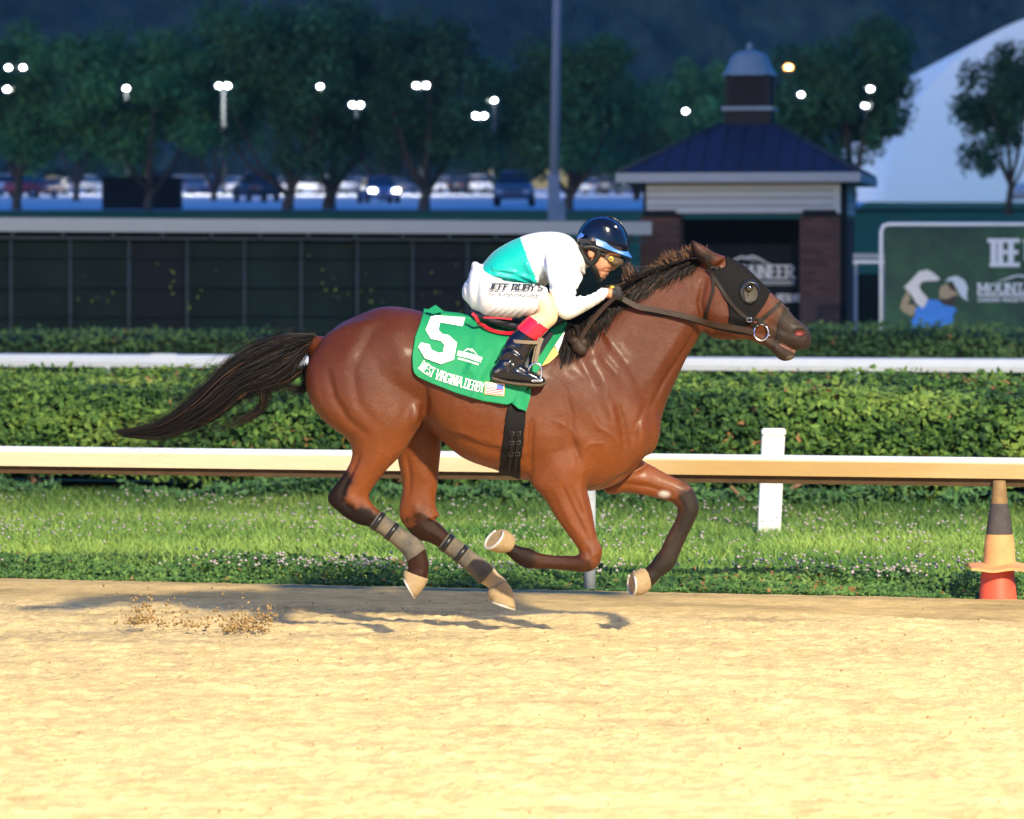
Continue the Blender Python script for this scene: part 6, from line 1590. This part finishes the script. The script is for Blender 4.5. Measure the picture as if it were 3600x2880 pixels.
teal = (px[:, 0] < bx_) & (px[:, 1] < 1035) & (np.abs(V[:, 1]) < .21)
c = np.where(teal[:, None], np.array([[.0, .40, .36]]), np.array([[.70, .70, .71]])); set_col(shm, c)

skin = np.array([.50, .23, .13])
# body: head with face, neck, trunk, arms, hands, legs - one surface
headp = [(2075,785,2165,790,.055),(2058,815,2188,825,.070),(2053,850,2192,868,.077),(2060,885,2182,902,.074),(2070,912,2166,922,.069),(2080,935,2150,944,.060),(2088,952,2138,962,.050),(2095,966,2125,978,.036)]
bp = [loft_vf(headp, 0, 26, 4, 2.2, 0, .5, .45), loft_vf([(2010,850,2045,935,.06),(2045,862,2085,940,.055),(2070,872,2110,945,.05)], 0, 20, 3),
      loft_vf([(a, b, c_, d_, w_ * .82) for a, b, c_, d_, w_ in [(s[0] + 8, s[1] + 12, s[2] - 8, s[3] - 12, s[4]) for s in back]], 0, 24, 3)]
for y in (0,):
    bp += [loft_vf([(2148,898,2140,912,.011),(2160,918,2142,930,.014),(2170,938,2144,944,.017),(2160,949,2144,950,.015)], 0, 14, 4), ell_vf(at(2136, 954, 0), (.016, .026, .006)), ell_vf(at(2130, 964, 0), (.014, .022, .006)), ell_vf(at(2117, 974, 0), (.018, .025, .014))]
for s in (-1, 1):
    bp += [ell_vf(at(2078, 890, s * .076), (.019, .012, .026), 14, 10), ell_vf(at(2112, 930, s * .046), (.04, .02, .03), 14, 10)]
    arm = near_arm if s < 0 else flip(near_arm)
    bp.append(loft_vf([((a * .8 + c_ * .2), (b * .8 + d_ * .2), (c_ * .8 + a * .2), (d_ * .8 + b * .2), w_ * .7, y) for a, b, c_, d_, w_, y in arm[2:]], 0, 16, 3))
    # hand closed on the rein: palm, four fingers curled round, thumb along the top
    yh = s * .145
    bp.append(loft_vf([(2122,1046,2130,1016,.022,yh * 1.1),(2140,1050,2146,1014,.026,yh),(2160,1050,2164,1018,.024,yh * .95)], 0, 16, 3))
    for k in range(4):
        o = np.array(at(2158 + 1.5 * k, 1022 + k * 9.0, yh * .95)); L = (.95, 1.0, .95, .8)[k]
        ch = [o + np.array(v) * L for v in ((-.012, s * .004, 0), (.014, s * .016, .001), (.030, s * .010, -.002), (.034, -s * .012, -.004), (.018, -s * .020, -.006))]
        bp.append(tube_vf(catmull(ch, 3), np.linspace(.0098, .0080, 13), 8))
    o = np.array(at(2142, 1020, yh)); bp.append(tube_vf(catmull([o, o + (.018, s * .006, .012), o + (.040, s * .006, .010), o + (.054, s * .002, .002)], 3), np.linspace(.0115, .0085, 10), 8))
    leg = [(1700,965,1700,1100,.08,s*.11),(1780,1000,1790,1105,.08,s*.16),(1850,1010,1850,1100,.075,s*.21),(1905,1030,1890,1090,.06,s*.25),(1948,1085,1890,1105,.052,s*.262),(1935,1140,1870,1115,.048,s*.27),(1890,1190,1830,1155,.045,s*.278),(1855,1240,1785,1210,.042,s*.285),(1835,1280,1760,1275,.038,s*.29),(1800,1310,1760,1330,.03,s*.29)]
    bp.append(loft_vf(leg, 0, 18, 3))
bp.append(loft_vf([(1650,1000,1655,1070,.10),(1690,950,1700,1100,.15),(1750,975,1760,1100,.15)], 0, 20, 3))
bpm = remesh(bp, .0046, 'person'); V = verts(bpm); E = edges_of(bpm); V = lap_smooth(V, E, 3, .5); set_verts(bpm, V)
px = pix(V); N_ = vnormals(bpm); d_ = np.zeros(len(V))
hd = (px[:, 0] > 2045) & (px[:, 1] < 1000)
for pl, wd, am in (([(2122,957),(2142,957)], 3.2, -.005), ([(2150,950),(2128,945),(2118,957)], 5, -.004), ([(2140,908),(2160,905)], 9, -.008), ([(2085,945),(2105,975)], 7, .004), ([(2105,920),(2130,935)], 14, .004)):
    d_ += am * np.exp(-(seg_dist(px, pl)[0] / wd) ** 2) * hd
V = V + N_ * d_[:, None]; set_verts(bpm, V)
c = np.tile(skin, (len(V), 1)) * (1 + .12 * fbm(px[:, 0] / 14, px[:, 1] / 14, 2))[:, None]
lm = np.exp(-(seg_dist(px, [(2124,957),(2142,956)])[0] / 4.5) ** 2)[:, None] * hd[:, None]; c = c * (1 - .6 * lm) + np.array([.35, .09, .07]) * .6 * lm
stub = sstep(945, 965, px[:, 1])[:, None] * hd[:, None]; c = c * (1 - .10 * stub)
set_col(bpm, c)
person = link('person', bpm, M['skin'], None, True)
tag(person, 'jockey crouched over the racehorse in white and teal silks with dark helmet', 'person')
shirt = link('racing_shirt', shm, M['silk'], person, True)
for i, s in enumerate((-1, 1)): pass
# teeth
V, fs = ell_vf(at(2131, 960, -.012), (.010, .012, .0035)); M['teeth'] = mat('teeth', (.75, .72, .65), .3, .5); link('teeth', np_mesh('teeth', V, fs), M['teeth'], person, True)

# breeches with stretch folds
thigh = lambda s: [(1700,952,1702,1110,.10,s*.11),(1762,984,1776,1118,.10,s*.15),(1832,994,1836,1113,.094,s*.20),(1892,1000,1884,1102,.083,s*.24),(1924,1012,1900,1092,.074,s*.255)]
bm_ = remesh([loft_vf([(1644,985,1640,1058,.11),(1655,948,1660,1092,.155),(1690,930,1700,1112,.175),(1730,938,1745,1118,.175),(1768,965,1780,1118,.16)], 0, 30, 4, 2.2), loft_vf(thigh(-1), 0, 24, 4, 2.1, 0, .5, .2), loft_vf(thigh(1), 0, 24, 4, 2.1, 0, .5, .2), ell_vf(at(1670, 935, -.03), (.02, .05, .022))], .0062, 'breeches')
V = verts(bm_); E = edges_of(bm_); V = lap_smooth(V, E, 9, .5); set_verts(bm_, V); px = pix(V); N_ = vnormals(bm_)
d_ = .002 * fbm(V[:, 0] * 10, V[:, 2] * 10, 3)
for k in range(8):
    x = 1690 + k * 26; d_ += .0042 * np.exp(-(seg_dist(px, [(x, 1118), (x + 62, 1076 - k * 2)])[0] / 5.0) ** 2) * sstep(1070, 1100, px[:, 1] + 10)
d_ += .006 * np.exp(-(seg_dist(px, [(1675,935),(1720,938),(1760,985)])[0] / 5) ** 2) - .004 * np.exp(-(seg_dist(px, [(1636,1010),(1650,1080),(1690,1112)])[0] / 4) ** 2)
V = V + N_ * d_[:, None]; set_verts(bm_, V)
set_col(bm_, np.tile(np.array([[.72, .72, .73]]), (len(V), 1)))
breeches = link('breeches', bm_, M['breech'], person, True)
br_bvh = bvh_of(breeches)
dark = mat('black print', (.015, .015, .016), .6, .3); M['blackprint'] = dark
def pput(o): return o
_put = put
put = lambda o: o
arc_print('lettering', "JEFF RUBY'S", catpx(CB, [(455,798),(700,806),(975,812)]), 20, .22, True, br_bvh, .015, dark, breeches, .25)
arc_print('small_lettering', 'STEAKHOUSE', catpx(CB, [(455,858),(700,868),(945,880)]), 13.5, .13, False, br_bvh, .018, dark, breeches)
put = _put
for o_ in bpy.data.objects:
    if o_.name.startswith('small_lettering'): o_['kind'] = 'stuff'
M['stock'] = mat('cream stocking', (.72, .52, .32), .5, .35, noise=.05, nscale=20)
for s in (-1, 1):
    st_ = [(1905,1008,1886,1098,.075,s*.250),(1938,1040,1884,1100,.072,s*.258),(1960,1088,1880,1104,.066,s*.264),(1957,1130,1868,1108,.060,s*.269),(1928,1158,1858,1113,.056,s*.274),(1910,1175,1840,1128,.053,s*.276)]
    link('stocking', np_mesh('stocking', *loft_vf(st_, 0, 24, 5, 2.1, 0, .2, .1)), M['stock'], person, True)
    bt = remesh([loft_vf([(1890,1192,1822,1150,.053,s*.28),(1872,1228,1790,1184,.052,s*.283),(1858,1255,1766,1225,.051,s*.286),(1848,1275,1750,1262,.049,s*.289),(1846,1300,1740,1300,.046,s*.29),(1840,1325,1742,1330,.044,s*.29)], 0, 24, 5, 2.1, 0, .15, .2),
                 loft_vf([(1738,1285,1736,1334,.034,s*.29),(1765,1262,1764,1342,.044,s*.29),(1805,1270,1806,1348,.046,s*.29),(1848,1291,1850,1351,.046,s*.292),(1886,1311,1890,1356,.044,s*.294),(1912,1327,1910,1352,.034,s*.294)], 0, 22, 4, 2.4)], .005, 'boot')
    V = verts(bt); E = edges_of(bt); V = lap_smooth(V, E, 4, .5); set_verts(bt, V); px = pix(V); N_ = vnormals(bt); d_ = np.zeros(len(V))
    for pl, wd, am in (([(1752,1262),(1790,1238),(1830,1258)], 4, .007), ([(1748,1266),(1790,1262),(1806,1278)], 3.5, -.007), ([(1768,1225),(1800,1222),(1822,1240)], 4, -.005), ([(1790,1272),(1788,1310)], 2.5, .004), ([(1825,1300),(1850,1310)], 4, -.004)):
        d_ += am * np.exp(-(seg_dist(px, pl)[0] / wd) ** 2)
    set_verts(bt, V + N_ * d_[:, None])
    b_ = link('boot', bt, M['boot'], person, True)
    link('cuff', np_mesh('cuff', *loft_vf([(1929,1160,1859,1109,.060,s*.274),(1908,1182,1836,1130,.059,s*.277),(1889,1203,1814,1153,.058,s*.28)], 0, 26, 4, 2.1, 0, .03, .03)), M['bootred'], b_, True)
    link('sole', np_mesh('sole', *loft_vf([(1731,1322,1732,1337,.034,s*.29),(1785,1338,1786,1352,.047,s*.29),(1850,1345,1852,1360,.049,s*.292),(1900,1347,1900,1360,.045,s*.294),(1921,1338,1919,1352,.033,s*.294)], 0, 20, 4, 3.0)), M['sole'], b_, True)
# stirrup irons and leathers
for s in (-1, 1):
    ys_ = s * .335
    g = lambda pts, y: [at(a, b, y) for a, b in catpx(C4, pts)]
    loop = catmull(g([(760,1140),(800,1075),(870,1040),(940,1065),(980,1150),(978,1230),(955,1310)], ys_), 4)
    put(tube_obj('stirrup_iron', loop, .0055, M['irons'], saddle, 8))
    loop2 = catmull([at(*catpx(C4, [q])[0], y) for q, y in (((760,1140), ys_), ((770,1240), s*.28), ((800,1320), s*.25), ((900,1340), s*.25))], 4); put(tube_obj('stirrup_iron', loop2, .0055, M['irons'], saddle, 8))
    put(box_obj('stirrup_tread', tuple(at(*catpx(C4, [(900,1335)])[0], s*.295)), (.05, .10, .012), M['irons'], saddle, .003))
    P3 = np.array(g([(985,615),(930,760),(900,900),(872,1040)], s*.322)); P3 = np.array([np.array([np.interp(t, [0,1,2,3], P3[:, k]) for k in range(3)]) for t in np.linspace(0, 3, 14)])
    put(strap('stirrup_leather', None, .018, M['tan'], saddle, P3=P3, nr=np.tile([0, s, 0.], (14, 1)), thick=.005))
    P3 = P3 + np.array([-.012, -s*.012, 0]); put(strap('stirrup_leather', None, .012, M['tan'], saddle, P3=P3, nr=np.tile([0, s, 0.], (14, 1)), thick=.004))
    a_ = [at(1805, 1203, s*.28), at(1806, 1200, s*.325), at(1845, 1203, s*.34), at(1890, 1204, s*.325), at(1900, 1195, s*.28)]
    P3 = catmull(a_, 5); T = np.gradient(P3, axis=0); nr = np.cross(T, [0, 0, 1.]); nr = nr / np.linalg.norm(nr, axis=1)[:, None] * -1 * s
    put(strap('keeper_band', None, .016, M['tan'], saddle, P3=P3, nr=nr, thick=.005))

# helmet
hl = loft_vf([(2033,872,2206,896,.098),(2029,845,2210,868,.104),(2036,815,2204,832,.102),(2056,786,2188,800,.092),(2082,768,2164,776,.068),(2108,763,2142,767,.035)], 0, 34, 5, 2.15, 0, .04, .3)
helmet = link('helmet', np_mesh('helmet', *hl), M['helm'], person, True)
for k, zoff in enumerate((0, 1)):   # crown stitching ridge
    pass
ridge = [at(2034 + 0, 865, 0)]
rp_ = catmull([(2030,846),(2038,812),(2060,782),(2090,765),(2125,760),(2160,768),(2188,796),(2206,832),(2212,868)], 5)
link('seam_ridge', np_mesh('seam_ridge', *tube_vf([at(a, b, 0) for a, b in rp_], .0045, 6)), M['helm'], helmet, True)
# visor: band sweeping from the temple round the front
th_ = np.linspace(-1.5, 1.5, 50); W0, W1_ = [], []
for t_ in th_:
    cth = math.cos(t_) ; a = cth ** 1.0
    X_ = 2085 + 124 * a; Yp = 846 + 48 * a; y = .112 * math.sin(t_) / math.sin(1.5)
    W0.append(at(X_, Yp - 9, y * 1.0)); W1_.append(at(X_ + 3 + 10 * max(0, a) ** 3, Yp + 11, y * 1.06))
W0, W1_ = np.array(W0), np.array(W1_); k = len(th_)
V = np.vstack([W0, W1_, W0 * 1 + np.array([0, 0, 0.004]), W1_ + np.array([.004, 0, -.003])])
i = np.arange(k - 1); Q = np.vstack([np.stack([i, i + 1, k + i + 1, k + i], 1), np.stack([k + i, k + i + 1, 3 * k + i + 1, 3 * k + i], 1), np.stack([2 * k + i, 2 * k + i + 1, i + 1, i], 1)])
link('visor', np_mesh('visor', V, Q), M['bluebrim'], helmet, True)
pk0 = np.array([at(2085 + 124 * math.cos(t), 846 + 48 * math.cos(t) + 10, .118 * math.sin(t)) for t in np.linspace(-.9, .9, 20)]); pk1 = np.array([at(2085 + 136 * math.cos(t), 846 + 60 * math.cos(t), .10 * math.sin(t)) for t in np.linspace(-.9, .9, 20)])
pk = np_mesh('peak', np.vstack([pk0, pk1, pk0 - np.array([0, 0, .005]), pk1 - np.array([0, 0, .005])]), np.vstack([np.stack([np.arange(19), np.arange(19) + 1, np.arange(19) + 21, np.arange(19) + 20], 1), np.stack([np.arange(19) + 40, np.arange(19) + 60, np.arange(19) + 61, np.arange(19) + 41], 1), np.stack([np.arange(19) + 20, np.arange(19) + 21, np.arange(19) + 61, np.arange(19) + 60], 1)]))
link('peak', pk, M['bluebrim'], helmet, True)
patchb = [at(*p, y) for p, y in (((2031,833),-.035),((2045,818),-.075),((2056,826),-.09),((2052,834),-.092),((2032,840),-.05))]
me = bpy.data.meshes.new('rear_patch'); me.from_pydata([tuple(np.array(p) * np.array([1, 1.08, 1]) + np.array([-.004, -.006, 0])) for p in patchb], [], [(0, 1, 2, 3, 4)]); link('rear_patch', me, M['bluebrim'], helmet)
for s in (-1, 1):   # harness: skirt round the ear and chin strap
    def band(name, pts, w_, yy):
        P3 = catmull([at(a, b, s * y_) for (a, b), y_ in zip(pts, yy)], 5); link(name, np_mesh(name, *tube_vf(P3 * 1, w_, 8)), M['harness'], helmet, True)
    band('harness_strap', [(2044,862),(2048,890),(2062,915),(2080,930),(2092,950),(2106,982)], .0125, [.092,.085,.080,.070,.060,.025])
    band('harness_strap', [(2104,872),(2104,895),(2096,912),(2082,928)], .0125, [.092,.088,.080,.072])
    band('harness_strap', [(2050,870),(2080,868),(2108,876),(2140,884)], .012, [.098,.098,.093,.085])
band('chin_strap', [(2106,982),(2110,986),(2114,985)], .010, [.03,.0,-.03])
# goggles
gp = loft_vf([(2128,895,2120,918,.074),(2150,892,2140,930,.072),(2172,898,2158,942,.062),(2188,908,2174,938,.045),(2192,918,2184,932,.03)], 0, 26, 4, 2.6, 0, .1, .3)
goggles = link('goggles', np_mesh('goggles', *gp), M['gogg'], person, True)
link('strap', np_mesh('strap', *tube_vf(catmull([at(2128,900,-.076), at(2105,888,-.083), at(2070,872,-.088), at(2045,862,-.085)], 4), .009, 8)), M['harness'], goggles, True)
V, fs = ell_vf(at(2148, 911, -.078), (.0125, .007, .0135), 16, 10); link('stud', np_mesh('stud', V, fs), M['yellow'], goggles, True)
V, fs = ell_vf(at(2148, 911, -.085), (.006, .004, .007), 12, 8); link('stud_centre', np_mesh('stud_centre', V, fs), M['tan'], goggles, True)
# gloves over the lower hands and the whip cap
V, fs = ell_vf(at(2152, 1010, -.16), (.011, .008, .007)); link('ring', np_mesh('ring', V, fs), M['yellow'], person, True)

shell('glove', lambda P_, V_, N_: (P_[:, 0] > 2150) & (P_[:, 1] > 1000) & (P_[:, 1] < 1090), .0022, M['glove'], person, src=person, smooth=3)
